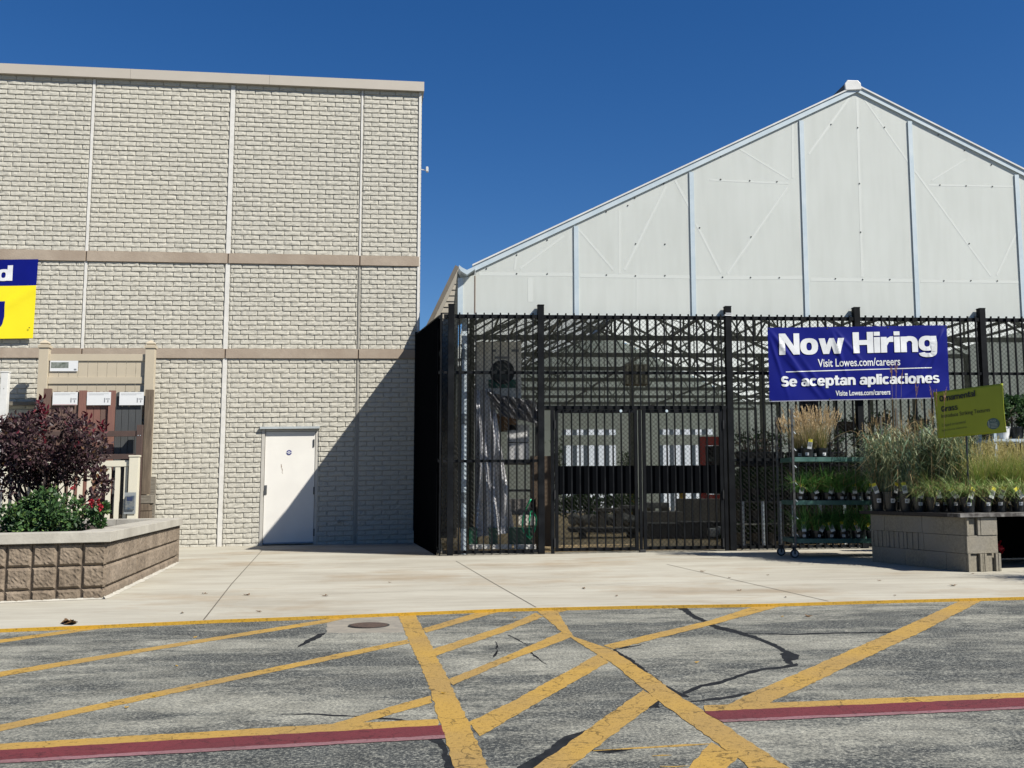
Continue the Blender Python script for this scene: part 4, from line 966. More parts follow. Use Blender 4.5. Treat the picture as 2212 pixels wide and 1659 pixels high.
# soil: a gently mounded mulch bed
qs = [FF((-.0, -.27, H1 - .02)), FF((4.5, -.27, H1 - .02)), FR((RL, -.27, H1 - .02)), FS((SL, -.27, H1 - .02)), FS((.2, -.27, H1 - .02))]
mb = MB(); cen = sum(qs, Vector()) / 5; N = 14; vs = []; fs = []
ring = []
for i in range(5):
    for k in range(6): ring.append(qs[i].lerp(qs[(i + 1) % 5], k / 6))
K = len(ring)
for r in range(N + 1):
    for p in ring:
        t_ = r / N; v = p.lerp(cen, t_); v = Vector((v.x, v.y, v.z + .11 * math.sin(t_ * 1.5) + random.uniform(-.018, .018) * (r > 0))); vs.append(v)
for r in range(N):
    for i in range(K): fs.append((r * K + i, r * K + (i + 1) % K, (r + 1) * K + (i + 1) % K, (r + 1) * K + i))
mb.add(vs, fs); mb.build('soil', M_soil, pl)
mb = MB(FS); vs = []
pts = [(-.02 + SL * k / 40, random.uniform(.012, .05)) for k in range(41)]
mb.add([(u, -.03, .006) for u, w in pts] + [(u, w - .005, .003) for u, w in pts] + [(u, -.01, .03) for u, w in pts], [(i, i + 1, i + 42, i + 41) for i in range(40)] + [(i + 82, i + 83, i + 42, i + 41) for i in range(40)])
mb.build('mortar_bead', M_capc, pl)
mb = MB(FF); pts = [(4.5 * k / 60, random.uniform(.006, .02)) for k in range(61)]
mb.add([(u, w, .003) for u, w in pts] + [(u, -.008, .02) for u, w in pts], [(i, i + 1, i + 62, i + 61) for i in range(60)]); mb.build('mortar_bead', M_capc, pl)

def leaves(mb, c, n, size, fn, mats_n=1, pick=None, asp=.55, up=.3):
    """n folded leaves; fn() gives a position and an outward direction"""
    for _ in range(n):
        p, out = fn(); d = (out * random.uniform(.4, 1.2) + Vector((random.gauss(0, .6), random.gauss(0, .6), random.gauss(up, .6)))).normalized()
        s = size * random.uniform(.6, 1.35); sd_ = d.cross(Vector((random.gauss(0, 1), random.gauss(0, 1), random.gauss(0, 1)))).normalized() * s * asp
        nn_ = d.cross(sd_).normalized() * s * .18
        mb.m = pick(p) if pick else 0
        mb.add([p, p + d * s * .28 + sd_ * .46 + nn_, p + d * s * .68 + sd_ * .42 + nn_, p + d * s, p + d * s * .68 - sd_ * .42 + nn_, p + d * s * .28 - sd_ * .46 + nn_], [(0, 1, 2, 3), (0, 3, 4, 5)])
def branchy(mb, base, tips, r0, r1=.003, wob=.06, n=5):
    for t_ in tips:
        pts = [Vector(base)]
        for k in range(1, n + 1):
            f = k / n; q = Vector(base).lerp(Vector(t_), f) + Vector((random.gauss(0, wob), random.gauss(0, wob), random.gauss(0, wob * .5))) * math.sin(f * 3.14); pts.append(q)
        mb.tube(pts, r0, 5, r1, cap=False)

# purple shrub
YS = 12.0
cA = P(105, 985, YS); sx = 128 / FPX * YS; szz = 88 / FPX * YS
sb = P(100, 1140, YS); sh = empty('purple_shrub', (sb.x, sb.y, H2 + zc0 - .05), 'dark purple-leaved ornamental shrub with bright red tips growing in the block planter', 'shrub')
clumps = []
for k in range(46):
    a = random.uniform(0, 6.283); r = math.sqrt(random.random()); x = cA.x + math.cos(a) * r * sx * .82; z = cA.z + math.sin(a) * r * szz * .72 + .05
    clumps.append((Vector((x, YS + random.uniform(-.55, .55) * (1.1 - r * .6), z)), random.uniform(.13, .24)))
for (px, py) in ((200, 1000), (215, 1030), (222, 1050), (195, 1080), (205, 960), (20, 1020), (5, 1060), (30, 925), (60, 915), (90, 900), (140, 905), (170, 925), (-10, 960), (0, 930)):
    clumps.append((P(px, py, YS + random.uniform(-.4, .4)), .12))
def pf_():
    c, r = random.choice(clumps); v = Vector((random.gauss(0, 1), random.gauss(0, 1), random.gauss(0, 1))).normalized(); return c + v * r * random.uniform(.55, 1.05), v
mb = MB(); leaves(mb, None, 6400, .052, pf_, pick=lambda p: random.choices((0, 1, 2, 3), (.62, .34, .004, .07 if p.x > cA.x + .5 else .02))[0], asp=.62)
# reddish upright tips
for (px, py) in ((90, 885), (92, 905), (93, 925), (96, 945), (60, 905), (63, 915), (185, 905), (180, 918), (222, 921), (218, 932), (35, 918), (70, 900), (150, 915), (200, 940), (160, 950), (88, 870), (94, 895)):
    b = P(px, py + 14, YS - .1 + random.uniform(-.15, .15))
    for k in range(13):
        q = b + Vector((random.gauss(0, .02), random.gauss(0, .02), k * .011)); mb.m = 2
        leaves(mb, None, 1, .065, lambda: (q, Vector((random.gauss(0, .5), random.gauss(0, .5), .8))), pick=lambda p: 2, asp=.35)
mb.build('foliage', L_pur, sh)
mb = MB()
for k in range(7):
    b0 = sb + Vector((random.uniform(-.28, .28), random.uniform(-.2, .2), 0)); b0.z = zc0 + H1
    tips = [c for c, _ in random.sample(clumps, 6)]; branchy(mb, b0, tips, .016)
for (c, r) in clumps:
    for _ in range(3):
        v = Vector((random.gauss(0, 1), random.gauss(0, 1), random.gauss(.3, 1))).normalized(); mb.tube([c - Vector((0, 0, r)), c + v * r], .004, 4, .0015, cap=False)
mb.build('branches', mat('purple_bark', (.045, .028, .024), (.025, .015, .014), scale=20, rough=.9), sh)

# rose bush in front
YR = 10.9; cR = P(108, 1105, YR)
rs = empty('rose_bush', (cR.x, cR.y, zc0 + H1), 'low green rose bush with a few red blooms at the front of the planter', 'rose bush')
cl2 = []
for k in range(40):
    a = random.uniform(0, 3.1416); r = random.uniform(.2, 1); cl2.append((Vector((cR.x - .02 + math.cos(a) * r * .44, YR + random.uniform(-.35, .35) * (1.1 - .6 * r), zc0 + H2 + .0 + math.sin(a) * r * .36)), random.uniform(.08, .14)))
for (px, py) in ((205, 1112), (222, 1100), (215, 1130), (60, 1085), (30, 1110)): cl2.append((P(px, py, YR), .06))
def rf():
    c, r = random.choice(cl2); v = Vector((random.gauss(0, 1), random.gauss(0, 1), random.gauss(.2, 1))).normalized(); return c + v * r * random.uniform(.5, 1.05), v
mb = MB(); leaves(mb, None, 3600, .050, rf, pick=lambda p: random.choices((0, 1, 2), (.6, .16, .24))[0], asp=.7, up=.1); mb.build('foliage', L_grn, rs)
mb = MB(); b0 = Vector((cR.x, YR, zc0 + H1)); branchy(mb, b0, [c for c, _ in cl2], .006); mb.build('branches', mat('rose_cane', (.05, .07, .03), scale=20), rs)
M_bloom = leafm('rose_bloom', (.34, .015, .03), (.24, .01, .02))
for (px, py) in ((157, 1053), (199, 1083), (196, 1090), (212, 1084), (218, 1092), (216, 1099)):
    c = P(px, py, YR - .15); mb = MB()
    leaves(mb, None, 20, .024, lambda: (c + Vector((random.gauss(0, .009), random.gauss(0, .009), random.gauss(0, .009))), Vector((random.gauss(0, 1), random.gauss(0, 1), random.gauss(.5, 1))).normalized()), asp=.9); mb.build('bloom', M_bloom, rs)

# ============================================================ fence displays against the wall
def WP(d): return lambda px, py: WALL.px(px, py, d)
def wbase(u): return TILT * WALL((u, 0, 0)).x - WALL.sh * u
D1 = -.55; w1 = WP(D1)
def post_with_cap(root, px, ytop, d, half, m, y2, gothic=True):
    u, zt = WALL.px(px, ytop, d); _, z2 = WALL.px(px, y2, d)
    mb = MB(WALL); mb.box(u - half, u + half, d - half, d + half, wbase(u), z2); p_ = mb.build('post', m, root, bevel=.004)
    if gothic:
        mb = MB(WALL); mb.box(u - half - .018, u + half + .018, d - half - .018, d + half + .018, z2, z2 + .05)
        h = zt - z2 - .05
        prof = [(half * 1.1, 0), (half * .75, h * .12), (half * .95, h * .35), (half * .75, h * .62), (half * .3, h * .85), (.004, h)]
        k = len(prof); vs = []; fs = []
        for r, hh in prof: vs += [(u + r * i, d + r * j, z2 + .05 + hh) for i, j in ((-1, -1), (1, -1), (1, 1), (-1, 1))]
        for q in range(k - 1):
            for j in range(4): fs.append((q * 4 + j, q * 4 + (j + 1) % 4, q * 4 + 4 + (j + 1) % 4, q * 4 + 4 + j))
        mb.add(vs, fs); mb.build('cap', m, p_)
    return u
vf = empty('privacy_fence_display', WALL((w1(210, 900)[0], D1, 0)), 'tall tan vinyl privacy fence display with gothic post caps, tallest against the store wall', 'fence display')
ua = post_with_cap(vf, 98.5, 734, D1, .085, M_tan, 752); ub = post_with_cap(vf, 327, 735, D1, .085, M_tan, 753)
ztr, zmr = w1(210, 767)[1], w1(210, 822)[1]
for z in (ztr - .05, zmr, .35):
    mb = MB(WALL); mb.box(ua + .087, ub - .087, D1 - .035, D1 + .035, z - .065, z + .065); mb.build('rail', M_tan, vf, bevel=.004)
nb = 10; st_ = (ub - ua - .18) / nb
for k in range(nb):
    mb = MB(WALL); mb.box(ua + .09 + st_ * k + .004, ua + .09 + st_ * (k + 1) - .004, D1 - .012, D1 + .012, .15, ztr - .1); mb.build('board', M_tan, vf)
def placard(px0, px1, y0, y1, d, name, label, kind):
    (a, zt), (b, zb) = WALL.px(px0, y0, d), WALL.px(px1, y1, d)
    o = empty(name, WALL(((a + b) / 2, d, zb)), label, 'sign', 'paper placards on the fence displays')
    mb = MB(WALL); mb.box(a, b, d - .004, d, zb, zt); mb.build('card', M_paper, o)
    w, h = b - a, zt - zb; mb = MB(WALL)
    if kind == 'photo':
        mp_ = mat('hedge_print', (.35, .38, .36), (.06, .09, .05), scale=9, coord='Object')
        mb.box(a + .03 * w, a + .66 * w, d - .0055, d - .0045, zb + .28 * h, zb + .78 * h); mb.build('picture', mp_, o); mb = MB(WALL)
        mb.box(a + .86 * w, a + .95 * w, d - .0055, d - .0045, zb + .08 * h, zb + .22 * h)
    else:
        mb.box(a + .72 * w, a + .76 * w, d - .0055, d - .0045, zb + .2 * h, zb + .55 * h)
        mb.box(a + .79 * w, a + .96 * w, d - .0055, d - .0045, zb + .44 * h, zb + .50 * h); mb.box(a + .86 * w, a + .90 * w, d - .0055, d - .0045, zb + .2 * h, zb + .38 * h)
        for j in range(2): mb.box(a + .06 * w, a + (.9 - .2 * j) * w, d - .0055, d - .0045, zb + (.86 - .08 * j) * h, zb + (.875 - .08 * j) * h)
    mb.build('printing', M_grey, o)
    if kind == 'pinkline': mb = MB(WALL); mb.box(a + .02 * w, b - .02 * w, d - .0055, d - .0045, zb + .02 * h, zb + .05 * h); mb.build('stripe', mat('pink', (.6, .2, .2)), o)
placard(109, 168, 777, 802, D1 - .03, 'placard', 'white placard with a garden photograph on the tan vinyl fence', 'photo')
# composite display
D2 = -.75; w2 = WP(D2)
cfd = empty('composite_fence_display', WALL((w2(210, 950)[0], D2, 0)), 'brown, reddish and charcoal composite fence display in front of the tan one', 'fence display')
zt2_ = w2(200, 844)[1]; zb2_ = wbase(0) + .7
cols = [(96, 113, M_brn1, 840, .05), (113, 135, M_brn1, 846, 0), (135, 150, M_brn1, 846, 0), (150, 161, M_brn1, 846, 0), (161, 172, M_brn1, 845, 0), (172, 189, M_brn2, 844, .04), (189, 204, M_brn2, 846, 0), (204, 219, M_brn2, 846, 0), (219, 230, M_brn1, 846, 0), (230, 236, M_brn2, 846, 0),
        (236, 251, M_brn2, 844, .04), (251, 265, M_brn3, 847, 0), (265, 280, M_brn3, 846, 0), (280, 295, M_brn3, 846, 0), (295, 309, M_brn3, 846, 0)]
for a, b, m_, y, pr in cols:
    u0, u1 = w2(a, 850)[0] + .004, w2(b, 850)[0] - .004; zt = w2(a, y)[1]
    mb = MB(WALL); mb.prism([(u0, zb2_), (u1, zb2_), (u1, zt - .03), (u1 - .03, zt), (u0 + .03, zt), (u0, zt - .03)] if not pr else [(u0, wbase(u0)), (u1, wbase(u0)), (u1, zt), (u0, zt)], D2 - pr - .012, D2 + .012)
    mb.build('post' if pr else 'board', m_, cfd)
u0, u1 = w2(313, 900)[0], w2(330, 900)[0]; mb = MB(WALL); mb.box(u0, u1, D2 - .05, D2 + .05, w2(320, 1068)[1], w2(320, 842)[1]); mb.build('timber_post', M_wood, cfd, bevel=.004)
for z in (zt2_ - .45, zb2_ + .3): mb = MB(WALL); mb.box(w2(113, 900)[0], w2(309, 900)[0], D2 + .014, D2 + .05, z, z + .09); mb.build('back_rail', M_brn1, cfd)
for i, (a, b) in enumerate(((114.5, 167), (188.5, 239), (258.5, 310))):
    placard(a, b, 847, 875, D2 - .06, 'placard', ('left white price placard pinned to the brown boards', 'middle white price placard pinned to the reddish boards', 'right white price placard pinned to the charcoal boards')[i], 'pinkline' if i == 0 else 'card')
# dark brown rail fence
D3 = -.98; w3 = WP(D3)
brf = empty('brown_rail_display', WALL((w3(290, 1000)[0], D3, 0)), 'low dark brown post-and-rail display half hidden by the purple shrub', 'fence display')
u0, u1 = w3(295.5, 950)[0], w3(308, 950)[0]; mb = MB(WALL); mb.box(u0, u1, D3 - .05, D3 + .05, wbase(u0), w3(300, 918)[1]); mb.build('post', M_brn4, brf, bevel=.004)
for k in (0, 1):
    mb = MB(WALL); mb.lathe(((u0 + u1) / 2 - .02 + .04 * k, D3 - .055, w3(300, 941)[1]), [(.008, 0), (.008, .004)], 8, 'y'); mb.build('bolt_head', M_galv, brf)
ul0 = w3(60, 950)[0]
for ya, yb in ((931, 943), (981, 992)):
    mb = MB(WALL); mb.box(ul0, u0 - .002, D3 - .03, D3 + .03, w3(250, yb)[1], w3(250, ya)[1]); mb.build('rail', M_brn4, brf, bevel=.003)
u2_ = w3(110, 950)[0]; mb = MB(WALL); mb.box(u2_ - .06, u2_ + .06, D3 + .032, D3 + .12, wbase(u2_), w3(110, 935)[1]); mb.build('post', M_brn4, brf)
# cream balustrade
D4 = -1.3; w4 = WP(D4)
bal = empty('balustrade_display', WALL((w4(200, 1050)[0], D4, 0)), 'cream vinyl balustrade display with square balusters in front of the brown rail fence', 'railing')
u0, u1 = w4(279, 1050)[0], w4(299, 1050)[0]
mb = MB(WALL); mb.box(u0, u1, D4 - .08, D4 + .08, wbase(u0), w4(290, 987)[1]); p_ = mb.build('post', M_cream, bal, bevel=.004)
mb = MB(WALL); mb.box(u0 - .012, u1 + .012, D4 - .092, D4 + .092, w4(290, 987)[1], w4(290, 983.5)[1]); mb.build('cap', M_cream, p_, bevel=.004)
mb = MB(WALL); mb.box(w4(0, 1000)[0], u0 - .002, D4 - .03, D4 + .03, w4(250, 1008)[1], w4(250, 995)[1]); mb.build('top_rail', M_cream, bal, bevel=.004)
mb = MB(WALL); mb.box(w4(0, 1000)[0], u0 - .002, D4 - .03, D4 + .03, .16, .25); mb.build('bottom_rail', M_cream, bal, bevel=.004)
for i, px in enumerate((271.5, 253.5, 234, 213, 193, 173, 153, 133, 113, 93, 73, 53, 33, 13)):
    u = w4(px, 1050)[0]; hw = .042 if i else .03; mb = MB(WALL); mb.box(u - hw, u + hw, D4 - .02, D4 + .02, .25, w4(px, 1008.5)[1]); mb.build('baluster', M_cream, bal)
# brochure holder on the post
(a, zt), (b, zb) = WALL.px(269, 1064, D4 - .1), WALL.px(292, 1110, D4 - .1)
bh = empty('brochure_box', WALL(((a + b) / 2, D4 - .1, zb)), 'clear brochure box with a blue leaflet on the cream post', 'brochure box')
mb = MB(WALL); mb.box(a, b, D4 - .10, D4 - .095, zb, zt); mb.build('back_plate', mat('clear_plastic_grey', (.42, .45, .46), scale=5, rough=.2), bh)
mb = MB(WALL); mb.box(a + .03, b - .02, D4 - .13, D4 - .102, zb + .08, zt - .06); lf = mb.build('leaflet', mat('leaflet_print', (.30, .30, .27), (.06, .10, .16), scale=14, rough=.4), bh)
mb = MB(WALL); mb.box(a + .05, b - .05, D4 - .1335, D4 - .1305, zt - .15, zt - .08); mb.build('header', mat('navy', (.02, .04, .12)), lf)
# stacked timber offcuts behind the planter end
tb = WALL.px(310, 1095, -.8)
for i, (pa, pb, ya, yb, lab, m_) in enumerate(((302, 327, 1070, 1087, 'pale grey timber block on top of the offcut stack beside the cream post', M_oldw), (295, 323, 1089, 1103, 'middle brown timber offcut in the stack beside the cream post', M_wood), (293, 322, 1105, 1136, 'lowest wide timber offcut in the stack beside the cream post', M_wood))):
    (a, zt), (b, zb) = WALL.px(pa, ya, -.86), WALL.px(pb, yb, -.86)
    if i == 2: zb = wbase(a)
    mb = MB(WALL); mb.box(a, b, -.88, -.62, zb, zt); mb.build('timber_offcut', m_, None, bevel=.005, loc=WALL(((a + b) / 2, -.8, zb)), label=lab, cat='timber block', group='stacked timber offcuts')
(a, zt), (b, zb) = WALL.px(324, 1030, -.6), WALL.px(332, 1135, -.6)
mb = MB(WALL); mb.box(a, b, -.62, -.5, wbase(a), zt); mb.build('grey_plank', M_oldw, None, loc=WALL((a, -.6, 0)), label='narrow weathered grey plank standing behind the timber offcuts', cat='plank')
# white post far left
D5 = -.9; (a, zt), (b, _) = WALL.px(5, 803, D5), WALL.px(20.5, 803, D5)
wp = empty('white_vinyl_post', WALL(((a + b) / 2, D5, wbase(a))), 'plain white square vinyl post at the left behind the purple shrub', 'post')
mb = MB(WALL); mb.box(a, b, D5 - .065, D5 + .065, wbase(a), zt - .02); mb.build('shaft', M_white, wp, bevel=.004)
mb = MB(WALL); mb.box(a - .008, b + .008, D5 - .073, D5 + .073, zt - .02, zt); mb.build('cap', M_white, wp, bevel=.004)
for yy in (840, 905): z = WALL.px(12, yy, D5)[1]; mb = MB(WALL); mb.lathe(((a + b) / 2, D5 - .068, z), [(.008, 0), (.008, .003)], 8, 'y'); mb.build('screw', M_steel, wp)
(a, zt), (b, zb) = WALL.px(22, 868, -.1), WALL.px(95, 876, -.1)
mb = MB(WALL); mb.box(a - .6, b, -.16, -.05, zb, zt); mb.build('timber_ledger', M_oldw, None, bevel=.004, loc=WALL((a, -.1, zb)), label='grey weathered timber ledger fixed to the wall behind the white post', cat='timber beam')

# ============================================================ banners
class Quad:                                     # a cloth given by four corners, with gentle waves
    def __init__(s, tl, tr, br, bl, wave, out): s.c = (tl, tr, br, bl); s.wave = wave; s.out = out
    def __call__(s, a, t, lift=0.0):
        tl, tr, br, bl = s.c; p = tl.lerp(tr, a).lerp(bl.lerp(br, a), t); return p + s.out * (s.wave(a, t) + lift)
def cloth(q, nu, nv, name, m, root, a0=0, a1=1, t0=0, t1=1, lift=0.0):
    mb = MB(); vs = [q(a0 + (a1 - a0) * i / nu, t0 + (t1 - t0) * j / nv, lift) for i in range(nu + 1) for j in range(nv + 1)]
    mb.add(vs, [(i * (nv + 1) + j, i * (nv + 1) + j + 1, (i + 1) * (nv + 1) + j + 1, (i + 1) * (nv + 1) + j) for i in range(nu) for j in range(nv)])
    return mb.build(name, m, root, smooth=True)
def lettering(q, body, off, a0, a1, t0, t1, m, root, lift=.006, slant=0.0):
    vs, fs = text_mesh(body, off); mb = MB()
    mb.add([q(a0 + (a1 - a0) * x, t1 + (t0 - t1) * y + slant * x, lift) for x, y in vs], fs)
    return mb.build('lettering', m, root)
def wv_(a, t):
    v = .006 * math.sin(9 * a + 5 * t) + .004 * math.sin(23 * a - 9 * t + 1)
    def fold(cx, ct, dx, dt, amp, w):           # crease running from a grommet
        L = math.hypot(dx, dt); px_, pt = a - cx, (t - ct) * .41; dd, dt_ = dx / L, dt / L
        al = px_ * dd + pt * dt_; ac = abs(px_ * dt_ - pt * dd)
        return amp * math.exp(-(ac / w) ** 2) * max(0, min(1, al * 6)) * max(0, 1 - al / L)
    for f in ((0, 0, .30, .42, .016, .012), (.0, .05, .12, .42, .014, .010), (.35, 0, .10, .35, .016, .012), (.36, 0, .2, .25, .012, .010), (1, 0, -.22, .38, .020, .013), (1, .02, -.34, .42, .016, .012), (.98, 0, -.12, .40, .014, .012), (0.06, .3, .24, .3, .014, .012), (.34, 1, -.2, -.3, .010, .012), (.72, 1, .25, -.28, .014, .012), (.95, .6, -.3, .22, .012, .011)):
        v += fold(*f) * 1.7
    return v
def FPt(px, py, d): u, z = FEN.px(px, py, d); return FEN((u, d, z))
DBN = -.075
q = Quad(FPt(1657.5, 708, DBN), FPt(2045, 702.5, DBN), FPt(2052, 860, DBN), FPt(1662.5, 868, DBN), wv_, -FEN.n)
bn = empty('hiring_banner', q(.5, 1), 'blue vinyl banner reading Now Hiring tied to the black fence', 'banner')
cloth(q, 220, 90, 'cloth', M_blue, bn)
heavy(q, 'Now Hiring', .060, .935, .085, .372, M_bwhite, bn, slant=-.012)
lettering(q, 'Visit Lowes.com/careers', .012, .272, .728, .435, .545, M_bwhite, bn, slant=-.004)
mb = MB(); n_ = 60
mb.add([q(.095 + .81 * i / n_, .596 - .022 * i / n_ + j, .003) for i in range(n_ + 1) for j in (0, .012)], [(2 * i, 2 * i + 1, 2 * i + 3, 2 * i + 2) for i in range(n_)]); mb.build('rule', M_bwhite, bn)
heavy(q, 'Se aceptan aplicaciones', .066, .945, .662, .800, M_bwhite, bn, slant=-.012)
lettering(q, 'Visite Lowes.com/careers', .016, .362, .667, .868, .940, M_bwhite, bn, slant=-.004)
mb = MB(); mb.add([q(i / 80, j, .0015) for i in range(81) for j in (.988, 1.0)], [(2 * i, 2 * i + 1, 2 * i + 3, 2 * i + 2) for i in range(80)]); mb.build('hem', mat('hem_shine', (.45, .45, .55), scale=30, rough=.2), bn)
for a in (.008, .33, .67, .992):
    for t in (.02, .98):
        c = q(a, t, .004); mb = MB(); mb.lathe(c, [(.012, -.002), (.012, .004)], 10, 'y'); mb.build('grommet', M_dark, bn)
# blue and yellow banner on the wall
def WPt(px, py, d): u, z = WALL.px(px, py, d); return WALL((u, d, z))
wv2 = lambda a, t: .010 * math.sin(7 * a + 3 * t) + .018 * math.exp(-((a + t * .7 - 1.25) / .05) ** 2) + .012 * math.exp(-((a + t * .3 - .9) / .04) ** 2) + .03 * t * t
q2 = Quad(WPt(-330, 566, -.07), WPt(83, 560, -.07), WPt(72, 731, -.07), WPt(-330, 738, -.07), wv2, -WALL.n)
b2 = empty('sale_banner', q2(.5, 1), 'blue and yellow vinyl banner ending in the letter d, high on the store wall', 'banner')
cloth(q2, 80, 20, 'header', M_blue, b2, 0, 1, 0, .335); cloth(q2, 80, 40, 'field', M_byel, b2, 0, 1, .335, 1)
def px2s(px): return (px + 330) / 413.0
heavy(q2, 'd', px2s(-8), px2s(28.5), .075, .27, M_bwhite, b2)
sh_pts = []
x0_, x1_, ty0, ty1 = px2s(-60), px2s(15.5), .530, .885
for k in range(9): a = math.pi / 2 * k / 8; sh_pts.append((x1_ - .045 + .045 * math.cos(a), ty1 - .16 + .16 * math.sin(a)))
poly = [(x0_, ty0), (x1_, ty0)] + sh_pts + [(x0_, ty1)]
mb = MB(); n_ = 24; vs = []
for i in range(n_ + 1):
    a = x0_ + (x1_ - x0_) * i / n_; k = max(0, (a - (x1_ - .045)) / .045); tb_ = ty1 - .16 * (1 - math.sqrt(max(0, 1 - k * k)))
    vs += [q2(a, ty0 + (tb_ - ty0) * j / 10, .004) for j in range(11)]
mb.add(vs, [(i * 11 + j, i * 11 + j + 1, (i + 1) * 11 + j + 1, (i + 1) * 11 + j) for i in range(n_) for j in range(10)]); mb.build('logo_shape', M_blue, b2)
c = WPt(63, 708, -.12); mb = MB(); mb.lathe(c, [(.012, -.004), (.012, .004)], 10, 'y'); mb.build('grommet', M_dark, b2)

# ============================================================ concrete-block bench with potted grasses
bc = G(2092, 1236); be = G(1884, 1213); bf_ = G(2161, 1234)
ld = (be - bc); ld.z = 0; LB = ld.length; ld.normalize(); ln = Vector((-ld.y, ld.x, 0)); ln = ln if ln.x < 0 else -ln
fd = (bf_ - bc); fd.z = 0; FB = fd.length; fd.normalize(); fn_ = Vector((fd.y, -fd.x, 0)); fn_ = fn_ if fn_.y < 0 else -fn_
HB = (P(2090, 1118, bc.y).z - gz(bc.x)); ch = HB / 3
BF = Frm(bc, ld, ln); BE = Frm(bc, fd, fn_)
bs = empty('block_bench', (bc.x, bc.y, gz(bc.x)), 'display bench of stacked grey concrete blocks with dark planks on top', 'bench')
LBk = LB / 4
for r in range(3):
    z0 = ch * r + .002; z1 = ch * (r + 1) - .002
    off = .022 if r == 0 else (0 if r == 1 else -.006)
    cuts = {0: [0, .20, .42, .62, .82, 1.0], 1: [0, .2, .42, .63, .82, 1.0], 2: [0, .22, .43, .64, .84, 1.0]}[r]
    for a, b in zip(cuts[:-1], cuts[1:]):
        # corner blocks carry the end face; the rest show their sides, some grooved
        u0, u1 = a * LB + .002, b * LB - .002
        dpt = -.38 if a > 0 else -(FB - .01)
        mb = MB(BF); jj = random.uniform(-.004, .004)
        if r == 1 and a > .3 and a < .95:
            nb_ = 7; w = (u1 - u0) / nb_
            for k in range(nb_): mb.box(u0 + w * k + .002, u0 + w * (k + 1) - .002, -.10, jj - (.012 if k % 2 else 0), z0, z1)
            mb.box(u0, u1, -.38, -.101, z0, z1)
        elif a == 0: mb.box(.03, u1, -(FB - .015) + (0 if r else -.01), jj, z0, z1)
        else: mb.box(u0, u1, dpt, jj, z0, z1)
        mb.build('concrete_block', M_conc_b, bs, bevel=.003)
    # end face detail
    if r == 1:
        mb = MB(BE); mb.box(-.002, FB - .02, -.028, .004, z0, z1); mb.build('block_end', M_conc_b, bs, bevel=.003)
    else:
        W_ = FB + (.01 if r == 0 else -.02)
        prof = ((0, .075, 1), (.085, .30, 0), (.36, .44, 1), (.45, .49, .9), (.50, .57, 1), (.59, .78, 0), (.84, .91, 1), (.925, 1.0, 1)) if r == 0 else ((0, .07, 1), (.085, .30, 0), (.355, .44, 1), (.455, .995, 1))
        for a, b, t_ in prof:
            mb = MB(BE); mb.box(W_ * a + .001, W_ * b - .001, -.028, -.018 + .030 * t_, z0, z1 if t_ else z1 - .012); mb.build('block_rib', M_conc_b, bs, bevel=.002)
# second pier out of frame and a black sheet for the shade under the planks
mb = MB(BE); mb.box(2.6, 3.2, -1.5, .0, 0, HB - .01); mb.build('far_pier', M_conc_b, bs)
mb = MB(BE); mb.box(.45, 3.2, -1.62, -1.56, 0.02, HB - .01); mb.build('shade_sheet', M_panel, bs)
TB = HB + .0
M_plk = mat('dark_plank', (.030, .022, .020), (.018, .013, .012), scale=6, rough=.7, stretch=(1, 8, 8))
M_plk2 = mat('worn_plank', (.07, .06, .055), (.03, .025, .022), scale=6, rough=.7, c3=(.35, .34, .32), s3=9)
for k in range(2):
    mb = MB(BF); mb.box(.24 + (LB - .1) / 2 * k, .24 + (LB - .1) / 2 * (k + 1) - .006 + (.08 if k else 0), -.40, .03, TB + .002, TB + .045); mb.build('plank', M_plk, bs, bevel=.003)
mb = MB(BE); mb.box(-.10, 3.2, -.22, .04, TB + .003, TB + .048); mb.build('plank', M_plk2, bs, bevel=.003)
for k in range(5): mb = MB(BE); mb.box(.02 + .004 * k, 3.2, -.52 - .29 * k, -.235 - .29 * k, TB - .002, TB + .043); mb.build('plank', M_plk, bs, bevel=.003)
TOPZ = TB + .048
# red bag under the bench
c = BE((.84, -.75, .22)); mb = MB()
leaves(mb, None, 34, .08, lambda: (c + Vector((random.gauss(0, .06), random.gauss(0, .05), random.gauss(0, .03))), Vector((0, -1, .5))), asp=.8); mb.build('red_poinsettia', leafm('red_bract', (.35, .01, .03)), None, loc=c, label='red leafy plant in the dark under the plank bench', cat='plant')

# ---- grass plants
def blade(mb, base, ang, lean, h, w, droop, seg=4):
    d = Vector((math.cos(ang), math.sin(ang), 0)); s_ = Vector((-d.y, d.x, 0)); vs = []
    tw = random.uniform(-.8, .8)
    for k in range(seg + 1):
        f = k / seg; r = lean * f + droop * f * f * f; z = h * (f - .35 * (droop / max(h, .01)) * f ** 3)
        c = base + d * (r * h) + Vector((0, 0, z)); ww = w * (1 - f ** 2 * .92) * .5; sv = (s_ * math.cos(tw * f) + d * math.sin(tw * f)) * ww
        vs += [c - sv, c + sv]
    mb.add(vs, [(2 * k, 2 * k + 1, 2 * k + 3, 2 * k + 2) for k in range(seg)]); return vs[-1]
def plume(mb, p, d, L, r, n=9):
    for k in range(n):
        f = k / n; q_ = p + d * L * f; a = random.uniform(0, 6.28); rr = r * math.sin(3.14 * min(.95, f * .8 + .12)); o = Vector((math.cos(a), math.sin(a), .9)) * rr
        s_ = Vector((-math.sin(a), math.cos(a), 0)) * rr * .5; mb.add([q_ - s_, q_ + s_, q_ + o + d * rr], [(0, 1, 2)])
        s2 = Vector((0, 0, 1)).cross(o).normalized() * rr * .3; mb.add([q_, q_ + o * .8 + s2, q_ + d * L * .16 + o * .2], [(0, 1, 2)])
